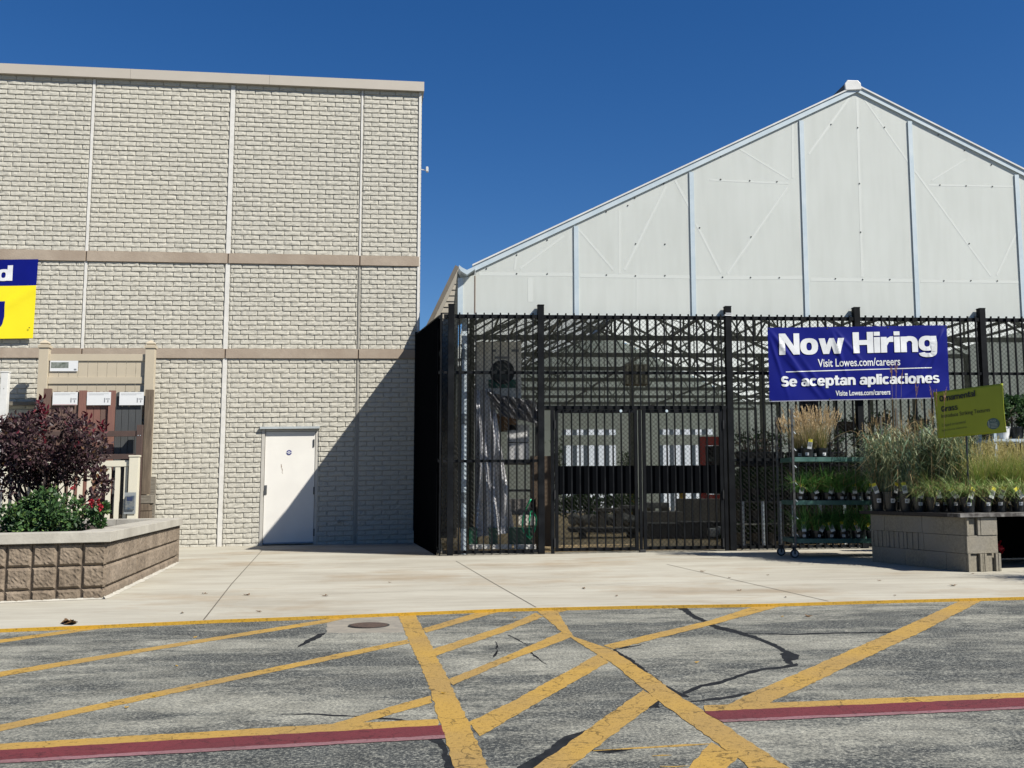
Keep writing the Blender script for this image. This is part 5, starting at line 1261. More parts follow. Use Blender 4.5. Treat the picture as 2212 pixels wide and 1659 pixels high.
def grass(kind, h, root, rpot, z0):
    mb = MB(); base0 = Vector((0, 0, z0))
    def b0(): a = random.uniform(0, 6.28); r = rpot * .75 * math.sqrt(random.random()); return base0 + Vector((math.cos(a) * r, math.sin(a) * r, 0))
    if kind == 'dark':
        for _ in range(210): mb.m = random.choices((0, 1, 2), (.52, .40, .08))[0]; blade(mb, b0(), random.uniform(0, 6.28), random.uniform(.05, .75), h * random.uniform(.55, 1.05), .013, random.uniform(0, .75))
        M_ = L_dk
    elif kind == 'fountain':
        for _ in range(210): mb.m = random.choices((0, 1, 2), (.45, .38, .17))[0]; blade(mb, b0(), random.uniform(0, 6.28), random.uniform(.05, .7), h * random.uniform(.6, 1.1), .0095, random.uniform(.2, 1.0))
        for _ in range(60): mb.m = 2; blade(mb, b0(), random.uniform(0, 6.28), random.uniform(.1, .9), h * random.uniform(.18, .4), .005, random.uniform(.1, .7), 3)
        M_ = L_fount
    elif kind == 'tall':
        for _ in range(130):
            mb.m = random.choices((0, 1, 2), (.55, .28, .17))[0]; blade(mb, b0() + Vector((0, 0, h * random.uniform(0, .4))), random.uniform(0, 6.28), random.uniform(.05, .55), h * random.uniform(.3, .62), .0155, random.uniform(.2, 1.2), 5)
        for _ in range(24):
            mb.m = random.choice((0, 0, 2)); a = random.uniform(0, 6.28); l_ = random.uniform(.02, .22); hh = h * random.uniform(.7, 1.0); b = b0(); e_ = blade(mb, b, a, l_, hh, .006, .05, 3)
            for f in (.35, .5, .65, .8): 
                mb.m = random.choices((0, 1, 2), (.5, .3, .2))[0]; blade(mb, b.lerp(e_, f), random.uniform(0, 6.28), random.uniform(.3, .8), h * random.uniform(.14, .3), .014, random.uniform(.3, 1.5), 4)
            if random.random() < .35: mb.m = 2; plume(mb, e_ - Vector((0, 0, .02)), Vector((random.gauss(0, .1), 0, 1)), h * .14, .014)
        M_ = L_blue
    elif kind == 'plume':
        for _ in range(260): mb.m = random.choices((0, 1, 2), (.4, .45, .15))[0]; blade(mb, b0(), random.uniform(0, 6.28), random.uniform(.02, .5), h * random.uniform(.4, .85), .004, random.uniform(0, .6))
        for _ in range(75):
            mb.m = 2; a = random.uniform(0, 6.28); e_ = blade(mb, b0(), a, random.uniform(.02, .5), h * random.uniform(.55, 1.0), .003, random.uniform(0, .25), 3)
            plume(mb, e_ - Vector((0, 0, .05)), Vector((math.cos(a) * .35, math.sin(a) * .35, 1)).normalized(), h * .2, .017, 14)
        M_ = L_tanp
    else:
        for _ in range(260): mb.m = random.choices((0, 1, 2), (.35, .55, .10))[0]; blade(mb, b0(), random.uniform(0, 6.28), random.uniform(.02, .45), h * random.uniform(.5, .95), .007, random.uniform(0, .5))
        for _ in range(60):
            mb.m = 2; e_ = blade(mb, b0(), random.uniform(0, 6.28), random.uniform(.02, .42), h * random.uniform(.7, 1.05), .003, random.uniform(0, .2), 3); plume(mb, e_ - Vector((0, 0, .03)), Vector((random.gauss(0, .15), random.gauss(0, .1), 1)).normalized(), h * .13, .010, 10)
        M_ = L_gold
    return mb.build('foliage', M_, root)
def proto(kind, h, rp=.09, hp=.19, tg='up', potm=None):
    root = bpy.data.objects.new('potted_grass', None); COL.objects.link(root)
    mb = MB(); mb.lathe((0, 0, 0), [(rp * .74, 0), (rp * .97, hp - .03), (rp * 1.03, hp - .028), (rp * 1.04, hp), (rp * .96, hp), (rp * .93, hp - .035)], 22); pt = mb.build('pot', potm or M_pot, root, smooth=False)
    mb = MB(); n = 4; vs = []
    for k in range(n + 1):
        a = math.radians(-112 + 9 * k)
        for z in (hp * .42, hp * .64): rr = rp * (.74 + .23 * z / hp) + .004; vs.append((rr * math.cos(a), rr * math.sin(a), z))
    mb.add(vs, [(2 * k, 2 * k + 1, 2 * k + 3, 2 * k + 2) for k in range(n)]); sk = mb.build('price_sticker', M_bwhite, pt)
    mb = MB(); mb.add([((rp * .88 + .006) * math.cos(math.radians(a)), (rp * .88 + .006) * math.sin(math.radians(a)), z) for a, z in ((-106, hp * .49), (-90, hp * .49), (-90, hp * .56), (-106, hp * .56))], [(0, 1, 2, 3)]); mb.build('barcode', M_grey, sk)
    grass(kind, h, root, rp, hp - .03)
    if tg:
        mb = MB(); L_, w_ = .15, .062; mb.box(-w_ / 2, w_ / 2, -.0012, .0012, 0, L_); t_ = mb.build('plant_tag', M_tagw, root)
        mb = MB(); mb.box(-w_ / 2 + .001, w_ / 2 - .001, -.0024, -.0013, L_ * .70, L_ * .995); mb.build('tag_header', M_tagy, t_)
        mb = MB(); mb.box(-w_ / 2 + .006, w_ / 2 - .006, -.0024, -.0013, L_ * .24, L_ * .66); mb.build('tag_picture', M_tagg, t_)
        t_.location = (random.uniform(-.03, .03), -rp * 1.12, hp * .92); t_.rotation_euler = (math.radians(-8), math.radians(random.uniform(-35, 35)), math.radians(random.uniform(-20, 20)))
    return root
def place(pr, first, p, label, group, rot=None, sc=None):
    o = pr if first else copy_tree(pr)
    o.location = p; o.name = 'potted_grass'
    r = random.uniform(-.35, .35) if rot is None else rot
    o.rotation_euler = (0, 0, r)
    s = (sc or 1) * random.uniform(.94, 1.06)
    for ch_ in o.children:
        if ch_.name.startswith('foliage'): ch_.rotation_euler = (0, 0, random.uniform(0, 6.28)); ch_.scale = (1, 1, s)
        if ch_.name.startswith('plant_tag'): ch_.rotation_euler = (math.radians(-8), math.radians(random.uniform(-40, 40)), math.radians(random.uniform(-25, 25)))
    tag(o, label, 'potted grass', group, 'thing'); return o
ordn = ['first', 'second', 'third', 'fourth', 'fifth', 'sixth', 'seventh', 'eighth', 'ninth', 'tenth', 'eleventh', 'twelfth']
def topz(p): return TOPZ + gz(bc.x) + (p.x - bc.x) * TILT
def bpos(px, Y, zz=None): p = P(px, 1105, Y); return Vector((p.x, Y, topz(p)))
PR = {}
def pot_at(key, p, label, group, sc=1, **k):
    if key not in PR: PR[key] = proto(**k); first = True
    else: first = False
    place(PR[key], first, p, label, group, sc=sc)
K_tall = dict(kind='tall', h=.95, rp=.10, hp=.26); K_tall2 = dict(kind='tall', h=1.30, rp=.10, hp=.26, tg=None)
# front edge of the long side
for i, (px, Y, key, kw) in enumerate(((1898, 14.0, 'ta', K_tall), (1925, 13.75, 'tb', K_tall), (1959, 13.45, 'ta', K_tall))):
    pot_at(key, bpos(px, Y), ordn[i] + ' large pot of blue-green grass from the left end of the bench edge', 'blue-green grasses on the bench', **kw)
fr_ = [(1987, 13.2), (2018, 13.0), (2040, 13.15), (2060, 12.95)]
for i, (px, Y) in enumerate(fr_):
    pot_at('fa' if i % 2 else 'fb', bpos(px, Y), ordn[i] + ' small pot of fountain grass from the left, on the dark plank edge', 'fountain grasses on the bench', kind='fountain', h=.36, tg='up')
fr2 = [(2092, 12.55), (2128, 12.6), (2161, 12.65), (2200, 12.6), (2240, 12.6)]
for i, (px, Y) in enumerate(fr2):
    pot_at(('fa', 'fc', 'fb')[i % 3], bpos(px, Y), ordn[i] + ' pot of fountain grass from the corner along the white-edged plank', 'fountain grasses on the bench', kind='fountain', h=.36, tg='up')
for i, (px, Y) in enumerate(((1905, 14.45), (1935, 14.35), (1968, 14.1), (2000, 13.9), (2032, 13.75), (2062, 13.6), (2085, 13.85))):
    pot_at(('tc', 'td')[i % 2], bpos(px, Y), ordn[i] + ' tall blue-green grass from the left in the back row of the bench', 'tall blue-green grasses at the back', sc=.92, **K_tall2)
for i, (px, Y) in enumerate(((2010, 13.5), (2045, 13.4), (2075, 13.3))):
    pot_at(('ff', 'fa')[i % 2], bpos(px, Y), ordn[i] + ' fountain grass from the left in the middle row of the bench', 'fountain grasses on the bench', kind='fountain', h=.46, tg=None)
gp_ = [(2118, 13.0), (2150, 13.05), (2182, 13.0), (2215, 13.05), (2250, 13.0), (2125, 13.4), (2158, 13.45), (2190, 13.4), (2225, 13.4), (2140, 13.8), (2172, 13.85), (2205, 13.8)]
for i, (px, Y) in enumerate(gp_):
    rw = ('front', 'middle', 'rear')[0 if i < 5 else 1 if i < 9 else 2]; k_ = i if i < 5 else i - 5 if i < 9 else i - 9
    pot_at(('ga', 'gb')[i % 2], bpos(px, Y), ordn[k_] + ' golden seed-headed grass from the left in the ' + rw + ' row beyond the lime sign stake', 'golden grasses on the bench', kind='gold', h=.72, tg=None)
# tall flower stalks
for i, (px, yt, Y) in enumerate(((1925, 795, 13.4), (1936, 790, 13.45), (1947, 812, 13.5), (1980, 835, 13.4), (2012, 845, 13.2), (2022, 855, 13.1), (2040, 850, 12.9))):
    b = P(px + random.uniform(-10, 12), 1085, Y); b.z = topz(b) + .2; t_ = P(px, yt, Y); mb = MB(); mb.m = 0
    mid = b.lerp(t_, .55) + Vector((random.gauss(0, .02), 0, 0)); mb.tube([b, mid, t_], .0035, 4, .0015, cap=False)
    mb.m = 1; pd = (t_ - mid).normalized()
    for k in range(3): plume(mb, t_ - pd * random.uniform(.10, .2), (pd + Vector((random.gauss(0, .12), 0, 0))).normalized(), .20, .012, 12)
    mb.build('flower_stalk', [L_blue[2], leafm('pinkish_seed_head', (.40, .24, .15), (.26, .15, .09))], None, loc=b, label=ordn[i] + ' tall tan seed stalk from the left rising from the blue-green grasses', cat='flower stalk', group='tall seed stalks')

# lime sign on a stake
YL, YRr = 13.2, 12.45
tl, tr, br, bl = P(2016, 847, YL), P(2166, 828, YRr), P(2174, 934, YRr), P(2026, 947, YL)
nrm = (tr - tl).cross(bl - tl).normalized(); nrm = nrm if nrm.y < 0 else -nrm
q3 = Quad(tl, tr, br, bl, lambda a, t: .03 * math.sin(3.14 * t) * (a - .3) - .02 * math.sin(3.14 * a), nrm)
ls = empty('plant_sign', q3(.5, 1), 'lime green card sign reading Ornamental Grass on a thin black stake', 'sign')
cd_ = cloth(q3, 30, 20, 'card', M_lime, ls)
sm = cd_.modifiers.new('thick', 'SOLIDIFY'); sm.thickness = .006; sm.offset = 1 if False else -1
sg = []
heavy(q3, 'Ornamental', .08, .605, .10, .225, M_ink, ls, slant=-.03)
heavy(q3, 'Grass', .09, .335, .325, .445, M_ink, ls, slant=-.012)
for body, off, a0, a1, t0, t1, m_ in (('Introduce Striking Textures', .008, .08, .80, .49, .60, M_ink),
                                     ('C\u00e9sped ornamental', .006, .075, .43, .70, .78, M_inkl), ('Introduzca texturas', .004, .07, .44, .82, .86, M_inkl)):
    lettering(q3, body, off, a0, a1, t0 + .0, t1, m_, ls, lift=.004, slant=-.03)
mb = MB(); cxs, cys, ra, rt_ = .83, .80, .092, .115
mb.add([q3(cxs + ra * math.cos(k / 24 * 6.283), cys + rt_ * math.sin(k / 24 * 6.283), .004) for k in range(24)], [tuple(range(24))]); bd = mb.build('badge', M_teal, ls)
lettering(q3, '1', .02, .757, .775, .735, .87, M_badge, bd, lift=.006); lettering(q3, 'YEAR', .01, .785, .875, .715, .765, M_badge, bd, lift=.006)
mb = MB()
for k in range(4): mb.add([q3(a, .785 + .028 * k + b, .006) for a, b in ((.787, 0), (.895, 0), (.89, .014), (.787, .014))], [(0, 1, 2, 3)])
mb.build('fine_print', M_badge, bd)
sp = P(2094, 948, 12.85); bt = P(2097, 1108, 12.85); mb = MB(); mb.tube([sp + Vector((-.0, .10, .30)), sp + Vector((0, .08, 0)), Vector((bt.x, bt.y + .04, topz(bt)))], .013, 8); mb.build('stake', M_pot, ls)

# ---- nursery cart
CX0 = P(1719, 1195, 14.75); CZ = gz(CX0.x)
cx0, cy0 = CX0.x, 14.75; cx1 = cx0 + 1.55; cy1 = cy0 + .62; lean = -.07
nc = empty('nursery_cart', (cx0, cy0, CZ), 'green three-shelf nursery cart on casters loaded with potted grasses', 'cart')
def zc(py): return P(1719, py, cy0).z
shelf = [zc(1168), zc(1085.5), zc(992)]
for (x, y, yt) in ((cx0, cy0, 882), (cx0 + lean, cy1, 900), (cx1, cy0, 882), (cx1, cy1, 900)):
    mb = MB(); mb.box(x - .016, x + .016, y - .016, y + .016, CZ + .17, P(1719, yt, y).z); mb.build('post', M_rod, nc, bevel=.003)
for z in shelf:
    mb = MB(); mb.box(cx0 + .018, cx1 - .018, cy0 - .012, cy0 + .018, z - .035, z + .030); mb.box(cx0 - .01, cx1, cy1 - .018, cy1 + .012, z - .035, z + .030)
    mb.box(cx0 - .03, cx0 + .012, cy0 + .02, cy1 - .02, z - .035, z + .028); mb.box(cx1 - .012, cx1 + .012, cy0 + .02, cy1 - .02, z - .035, z + .028)
    mb.box(cx0 + .014, cx1 - .014, cy0 + .02, cy1 - .02, z - .03, z - .022); mb.build('shelf', M_grcart, nc, bevel=.002)
z = P(1700, 965, cy0).z; mb = MB(); mb.tube([(cx0, cy0, z), (cx0 + lean, cy1, z - .02)], .006, 6); mb.build('tie_rod', M_rod, nc)
for k in range(8):
    z = CZ + .35 + k * .25; mb = MB(); mb.tube([(cx0 + .016, cy0 - .012, z), (cx0 + .045, cy0 - .018, z - .035)], .006, 6); mb.build('shelf_hook', M_galv, nc)
for (x, y) in ((cx0 - .02, cy0 - .01), (cx0 - .12 + .03, cy1 - .15), (cx1 - .05, cy0), (cx1 - .05, cy1 - .05)):
    mb = MB(); mb.lathe((x, y - .016, CZ + .065), [(.045, 0), (.062, .004), (.065, .012), (.062, .026), (.045, .030)], 20, 'y')
    w_ = mb.build('caster', mat('caster_tyre', (.035, .035, .038), scale=9, rough=.6), nc); 
    for face in (-.001, .031): mb = MB(); mb.lathe((x, y - .016 + face, CZ + .065), [(.043, -.002), (.043, .002)], 20, 'y'); mb.build('hub', mat('caster_hub', (.55, .56, .56), scale=30, rough=.5), w_)
    mb = MB(); mb.box(x - .012, x + .012, y - .026, y - .020, CZ + .055, CZ + .15); mb.box(x - .02, x + .03, y + .020, y + .026, CZ + .055, CZ + .15); mb.box(x - .04, x + .04, y - .04, y + .05, CZ + .15, CZ + .165); mb.build('caster_fork', M_dark, nc)
def cpos(px, d, s): p = P(px, 1100, cy0 + d); return Vector((p.x, cy0 + d, shelf[s] - .02))
for i, (px, d) in enumerate(((1748, .14), (1779, .2))):
    pot_at('pl' + str(i), cpos(px, d, 2), ('left', 'right')[i] + ' tan plumed fountain grass on the top shelf of the cart', 'plumed grasses on the cart', kind='plume', h=.62, tg='up' if i == 0 else None)
pot_at('pl0', cpos(1727, .45, 2), 'tan plumed fountain grass at the back left of the top cart shelf', 'plumed grasses on the cart', sc=.9)
pot_at('pl1', cpos(1765, .5, 2), 'tan plumed fountain grass behind the other two on the top cart shelf', 'plumed grasses on the cart', sc=.9)
for row, name in ((1, 'middle'), (0, 'bottom')):
    for j, (d, dn) in enumerate(((.13, 'front'), (.42, 'back'))):
        for i, px in enumerate((1735, 1763, 1792, 1820, 1850, 1880)):
            if j and i == 5: continue
            kk = ('da', 'db', 'dc')[(i + j + row) % 3] + ('t' if (i * 7 + row) % 3 != 1 and not j else '')
            pot_at(kk, cpos(px + (8 if j else 0) - (4 if row else 0), d + random.uniform(-.02, .02), row), ordn[i] + ' dark green grass from the left, ' + dn + ' row of the ' + name + ' cart shelf', 'green grasses on the cart', kind='dark', h=.45, rp=.078, hp=.165, tg='up' if not j else None)

# ---- rack of shrubs at the far right, in front of the fence
def leafy(mb, c, rx, rz, n, size, M_, pick):
    cl = [(c + Vector((random.gauss(0, rx * .5), random.gauss(0, rx * .35), random.uniform(-rz, rz) * .75)), rx * random.uniform(.25, .5)) for _ in range(16)]
    def f_(): q_, r = random.choice(cl); v = Vector((random.gauss(0, 1), random.gauss(0, 1), random.gauss(0, 1))).normalized(); return q_ + v * r * random.uniform(.5, 1), v
    leaves(mb, None, n, size, f_, pick=pick, asp=.6)
rk_ = P(2144, 951, 14.9); rz0 = gz(rk_.x); rack = empty('shrub_rack', (rk_.x, 14.9, rz0), 'pale metal plant rack behind the golden grasses at the right edge', 'rack')
mb = MB(); mb.box(rk_.x, rk_.x + 2.2, 14.88, 15.0, rk_.z - .02, rk_.z + .02); mb.box(rk_.x, rk_.x + 2.2, 15.3, 15.4, rk_.z - .02, rk_.z + .02)
for k in range(8): mb.box(rk_.x + .05 + .3 * k, rk_.x + .08 + .3 * k, 15.0, 15.3, rk_.z - .018, rk_.z + .016)
mb.build('shelf', M_galv, rack)
for x in (rk_.x + .02, rk_.x + 2.1):
    for y in (14.89, 15.36): mb = MB(); mb.box(x, x + .04, y, y + .04, rz0, rk_.z + (.12 if x < rk_.x + 1 else 0) - (.021 if x > rk_.x + 1 else 0)); mb.build('leg', M_galv, rack)
for i, (px, Y, pm, lab) in enumerate(((2166, 15.1, M_potw, 'dark green shrub in a white pot on the metal rack'), (2196, 15.15, M_pot, 'dark green shrub in a black pot right of the white pot on the metal rack'), (2232, 15.1, M_pot, 'green shrub in a black pot at the picture edge on the metal rack'))):
    p = P(px, 950, Y); p.z = rk_.z + .022; o = empty('potted_shrub', p, lab, 'potted shrub', 'shrubs on the metal rack')
    mb = MB(); mb.lathe(p, [(.085, 0), (.11, .17), (.115, .17), (.115, .19), (.10, .19)], 20); mb.build('pot', pm, o)
    mb = MB(); leafy(mb, p + Vector((0, 0, .42)), .19, .26, 900, .05, L_shr, lambda q_: random.choices((0, 1), (.75, .25))[0]); mb.build('foliage', L_shr, o)
    mb = MB(); branchy(mb, p + Vector((0, 0, .17)), [p + Vector((random.gauss(0, .1), random.gauss(0, .1), random.uniform(.35, .6))) for _ in range(6)], .006); mb.build('branches', M_brown, o)

# ============================================================ inside the garden centre
def GI(px, py, Y): return P(px, py, Y)
def onfloor(px, Y): p = P(px, 1100, Y); return Vector((p.x, Y, gz(p.x) + .006))
def ibox(name, px0, px1, y0, y1, Y, dep, m, label, cat, group=None, bevel=.004, floor=False):
    a, b = P(px0, y1, Y), P(px1, y0, Y); z0 = gz(a.x) if floor else a.z
    mb = MB(); mb.box(a.x, b.x, Y, Y + dep, z0, b.z); return mb.build(name, m, None, bevel=bevel, loc=Vector(((a.x + b.x) / 2, Y, z0)), label=label, cat=cat, group=group)
# cabinet on the rack, round dial and green band
Yc = 17.6
o = empty('storage_carton', P(1076, 870, Yc), 'large beige carton with a dark round emblem and green band behind the fence', 'carton')
a, b = P(1028, 872, Yc), P(1126, 738, Yc); mb = MB(); mb.box(a.x, b.x, Yc, Yc + .5, a.z, b.z); mb.build('box', M_beige, o, bevel=.005)
c = P(1085, 804, Yc); mb = MB(); mb.lathe((c.x, Yc - .02, c.z), [(.20, 0), (.22, .015)], 30, 'y'); em = mb.build('round_emblem', mat('emblem_dark', (.03, .035, .04), scale=8), o)
mb = MB(); mb.lathe((c.x, Yc - .026, c.z), [(.13, 0), (.15, .005)], 24, 'y'); mb.build('emblem_centre', mat('emblem_grey', (.10, .12, .12), (.03, .04, .04), scale=12), em)
a, b = P(1055, 838, Yc), P(1117, 820, Yc); mb = MB(); mb.box(a.x, b.x, Yc - .008, Yc - .001, a.z, b.z); mb.build('green_band', mat('green_print', (.02, .16, .11)), o)
mb = MB()
for (x0_, x1_, y_) in ((1064, 1072, 757), (1105, 1121, 757), (1068, 1100, 772)): a, b = P(x0_, y_ + 3, Yc), P(x1_, y_ - 2, Yc); mb.box(a.x, b.x, Yc - .008, Yc - .001, a.z, b.z)
mb.build('printing', M_grey, o)
rk2 = empty('storage_rack', onfloor(1090, 17.4), 'dark steel storage rack standing inside the left fence bay', 'rack')
for px in (1030, 1160):
    for Y in (17.45, 18.1): p = onfloor(px, Y); mb = MB(); mb.box(p.x - .03, p.x + .03, Y - .03, Y + .03, p.z, P(px, 872, 17.45).z); mb.build('upright', M_dark, rk2)
for y_ in (876, 1002, 1062, 1112): a, b = P(1030, y_, 17.45), P(1160, y_ - 5, 17.45); mb = MB(); mb.box(a.x + .035, b.x - .035, 17.42, 18.12, a.z, b.z); mb.build('shelf', M_dark, rk2)
# silver tarp draped over the left half
q4 = Quad(P(1024, 842, 17.2), P(1064, 840, 17.2), P(1112, 1150, 17.1), P(1028, 1160, 17.1), lambda a, t: .035 * math.sin(26 * a + 7 * t) + .05 * math.sin(11 * a - 5 * t + 1) + .05 * t, Vector((0, -1, 0)))
tp = empty('silver_tarp', P(1060, 1155, 17.1), 'crumpled silver tarpaulin hanging over the storage rack', 'tarp'); cloth(q4, 40, 60, 'hanging_sheet', M_silver, tp)
q5 = Quad(P(1050, 846, 17.15), P(1160, 868, 17.15), P(1160, 915, 17.1), P(1080, 898, 17.1), lambda a, t: .06 * math.sin(16 * a + 4 * t) + .04 * math.sin(31 * a - 9 * t), Vector((0, -1, 0)))
cloth(q5, 50, 14, 'top_fold', mat('silver_tarp_dark', (.30, .30, .32), (.14, .14, .15), scale=6, rough=.35, metal=.4, bump=.01, bscale=12), tp)
ibox('cardboard_bin', 1072, 1116, 893, 930, 17.5, .4, M_rust, 'rusty brown bin hanging open under the folded tarp', 'bin')
for i, (x0_, x1_, y0_, y1_) in enumerate(((1096, 1120, 917, 955), (1121, 1143, 917, 955), (1096, 1120, 957, 1000), (1121, 1143, 957, 1000))):
    ibox('white_carton', x0_, x1_, y0_, y1_, 17.5, .35, M_potw, ('upper left', 'upper right', 'lower left', 'lower right')[i] + ' white carton of the four stacked on the rack', 'carton', 'white cartons on the rack')
ibox('brown_carton', 1146, 1194, 985, 1180, 17.35, .4, M_card, 'brown cardboard carton beside the white cartons', 'carton')
ibox('grey_carton', 1092, 1158, 1078, 1110, 17.35, .5, mat('grey_carton', (.30, .28, .26), scale=6), 'wide grey carton on the lower shelf behind the hose', 'carton')
ibox('white_tote', 1120, 1156, 1112, 1135, 17.3, .4, M_beige, 'pale tote on the rack under the grey carton', 'tote')
for i, (x0_, x1_) in enumerate(((1013, 1030), (1056, 1075), (1100, 1150))):
    ibox('green_pallet_box', x0_, x1_, 1140, 1176, 16.9 + .02 * i, .3, mat('dark_green_plastic', (.01, .12, .06), scale=8, rough=.4), ('narrow green crate beside the pale steel column', 'green crate in the middle of the bay floor', 'wide green crate on the floor below the hose')[i], 'crate', 'green crates behind the fence')
for i, (x0_, x1_) in enumerate(((1013, 1058), (1062, 1106), (1110, 1158))):
    ibox('white_tray', x0_, x1_, 1177, 1186, 16.75, .25, M_white, ('left', 'middle', 'right')[i] + ' low white tray on the floor just behind the fence', 'tray', 'white trays on the floor')
hp_ = [P(x, y, 16.9) for x, y in ((1147, 1078), (1138, 1095), (1130, 1120), (1129, 1142), (1138, 1158), (1148, 1160), (1156, 1140), (1158, 1120), (1150, 1105), (1145, 1112), (1143, 1140), (1145, 1170))]
hv = []
for i in range(len(hp_) - 1):
    for k in range(4):
        t_ = k / 4; p0_, p1_, p2_, p3_ = hp_[max(i - 1, 0)], hp_[i], hp_[i + 1], hp_[min(i + 2, len(hp_) - 1)]
        hv.append(.5 * ((2 * p1_) + (p2_ - p0_) * t_ + (2 * p0_ - 5 * p1_ + 4 * p2_ - p3_) * t_ ** 2 + (3 * p1_ - p0_ - 3 * p2_ + p3_) * t_ ** 3) + Vector((0, .03 * math.sin(i), 0)))
mb = MB(); mb.tube(hv, .014, 8); mb.build('garden_hose', M_hose, None, smooth=True, loc=hp_[-1], label='bright green garden hose hanging in a loop behind the fence', cat='hose')
# hanging louvre heater
Yh = 22.0; ht = empty('hanging_heater', P(1376, 830, Yh), 'cream louvred unit heater hung from the greenhouse roof', 'heater')
a, b = P(1352, 829, Yh), P(1401, 786, Yh); mb = MB(); mb.box(a.x, b.x, Yh + .05, Yh + .5, a.z, b.z); mb.build('case', mat('heater_back', (.35, .34, .28), scale=4), ht)
for k in range(5):
    for (ya, yb) in ((786, 805), (811, 829)): w_ = (b.x - a.x) / 5; za, zb_ = P(1376, yb, Yh).z, P(1376, ya, Yh).z; mb = MB(); mb.box(a.x + w_ * k + .02, a.x + w_ * (k + .6), Yh, Yh + .04, za, zb_); mb.build('louvre', mat('heater_cream', (.75, .72, .58), scale=4), ht)
mb = MB(); mb.tube([P(1374, 786, Yh + .1), P(1368, 700, Yh + .1)], .012, 6); mb.build('hanger', M_truss, ht)
# red door frame
Yd = 27.0
rd_ = empty('red_display_frame', onfloor(1541, Yd), 'red framed display kiosk standing inside right of the gate', 'kiosk')
def rbar(x0_, x1_, y0_, y1_, m, nm): a, b = P(x0_, y1_, Yd), P(x1_, y0_, Yd); mb = MB(); mb.box(a.x, b.x, Yd + (.03 if nm != 'frame_member' else 0), Yd + .12, a.z, b.z); mb.build(nm, m, rd_)
rbar(1513, 1523, 943, 1090, M_red, 'frame_member'); rbar(1560, 1573, 943, 1090, M_red, 'frame_member'); rbar(1524, 1559, 943, 962, M_red, 'frame_member'); rbar(1524, 1559, 1068, 1090, M_red, 'frame_member')
rbar(1524, 1559, 963, 1067, M_dark, 'door_panel'); rbar(1530, 1541, 966, 988, M_grey, 'poster'); rbar(1530, 1542, 996, 1006, M_red, 'poster')
# yellow posts
for i, px in enumerate((1371, 1474)):
    p = onfloor(px, 30); mb = MB(); mb.tube([p, P(px, 1060, 30)], .10, 12); mb.build('bollard', M_yel, None, loc=p, label=('yellow bollard behind the middle of the gate', 'yellow bollard behind the right gate leaf')[i], cat='bollard', group='yellow bollards')
# boulders, stone tables, planting
def rock(px, py, Y, r, m, label, group, sz=1.0):
    c = P(px, py, Y); bm = bmesh.new(); bmesh.ops.create_icosphere(bm, subdivisions=3, radius=1)
    o_ = Vector((random.uniform(0, 9), random.uniform(0, 9), 0)); from mathutils import noise
    for v in bm.verts: k = 1 + .35 * noise.noise(v.co * 1.3 + o_) + .12 * noise.noise(v.co * 4 + o_); v.co = Vector((v.co.x * r * k * 1.15, v.co.y * r * k, v.co.z * r * k * sz))
    me_ = bpy.data.meshes.new('boulder'); bm.to_mesh(me_); bm.free(); me_.materials.append(m); ob = bpy.data.objects.new('boulder', me_); COL.objects.link(ob); ob.location = c; tag(ob, label, 'boulder', group)
for i, px in enumerate((1240, 1257, 1273, 1288, 1314, 1330, 1347, 1362)):
    rock(px, 1122 + 3 * (i % 2), 24.0 + .2 * (i % 3), .14, M_rock, ordn[i] + ' pale boulder from the left in the row behind the left gate leaf', 'pale boulders behind the gate')
mb = MB()
def slab(px0, px1, y0, y1, Y, dep, m, name, label, cat, legs=True, grp=None):
    a, b = P(px0, y1, Y), P(px1, y0, Y); o = empty(name, (a.x, Y, gz(a.x)), label, cat, grp)
    mb = MB(); mb.box(a.x, b.x, Y, Y + dep, a.z, b.z); mb.build('top', m, o, bevel=.02)
    for f in (.15, .8):
        x = a.x + (b.x - a.x) * f; mb = MB(); mb.box(x, x + .12, Y + .05, Y + dep - .05, gz(a.x), a.z - .002); mb.build('leg', m, o)
M_stone = mat('grey_stone', (.28, .26, .235), (.20, .19, .17), scale=6, rough=.9)
M_stoned = mat('dark_stone', (.10, .095, .09), (.06, .055, .05), scale=6, rough=.9)
slab(1288, 1342, 1098, 1106, 23.2, .7, M_stone, 'stone_bench', 'grey stone bench behind the left gate leaf', 'bench', grp='stone garden benches')
slab(1345, 1380, 1092, 1100, 24.2, .7, M_stone, 'stone_bench', 'grey stone bench farther back by the gate middle', 'bench', grp='stone garden benches')
slab(1398, 1446, 1086, 1098, 24.6, .7, M_rock, 'stone_bench', 'pale stone bench behind the right gate leaf', 'bench', grp='stone garden benches')
slab(1230, 1395, 1141, 1150, 21.0, .8, M_stoned, 'dark_stone_slab', 'long dark stone slab on the floor behind the left gate leaf', 'slab')
ibox('stone_block', 1480, 1572, 1078, 1128, 23.5, 1.2, M_stone, 'tall grey block stack behind the right gate leaf', 'stone block', floor=True)
ibox('stone_block', 1396, 1478, 1106, 1128, 22.9, 1.0, M_stone, 'low grey block row left of the tall block stack', 'stone block', floor=True)
ibox('stone_block', 1400, 1475, 1131, 1165, 20.6, .9, M_stoned, 'dark low block row nearest the right gate leaf', 'stone block', floor=True)
ibox('stone_block', 1476, 1572, 1128, 1165, 20.4, .9, M_stoned, 'dark pallet of blocks below the tall block stack', 'stone block', floor=True)
ibox('white_sack', 1534, 1551, 1142, 1160, 20.0, .3, M_white, 'left white sack on the floor at the right gate edge', 'sack', bevel=.03)
ibox('white_sack', 1552, 1562, 1138, 1158, 20.05, .3, M_white, 'right white sack on the floor at the right gate edge', 'sack', bevel=.03)
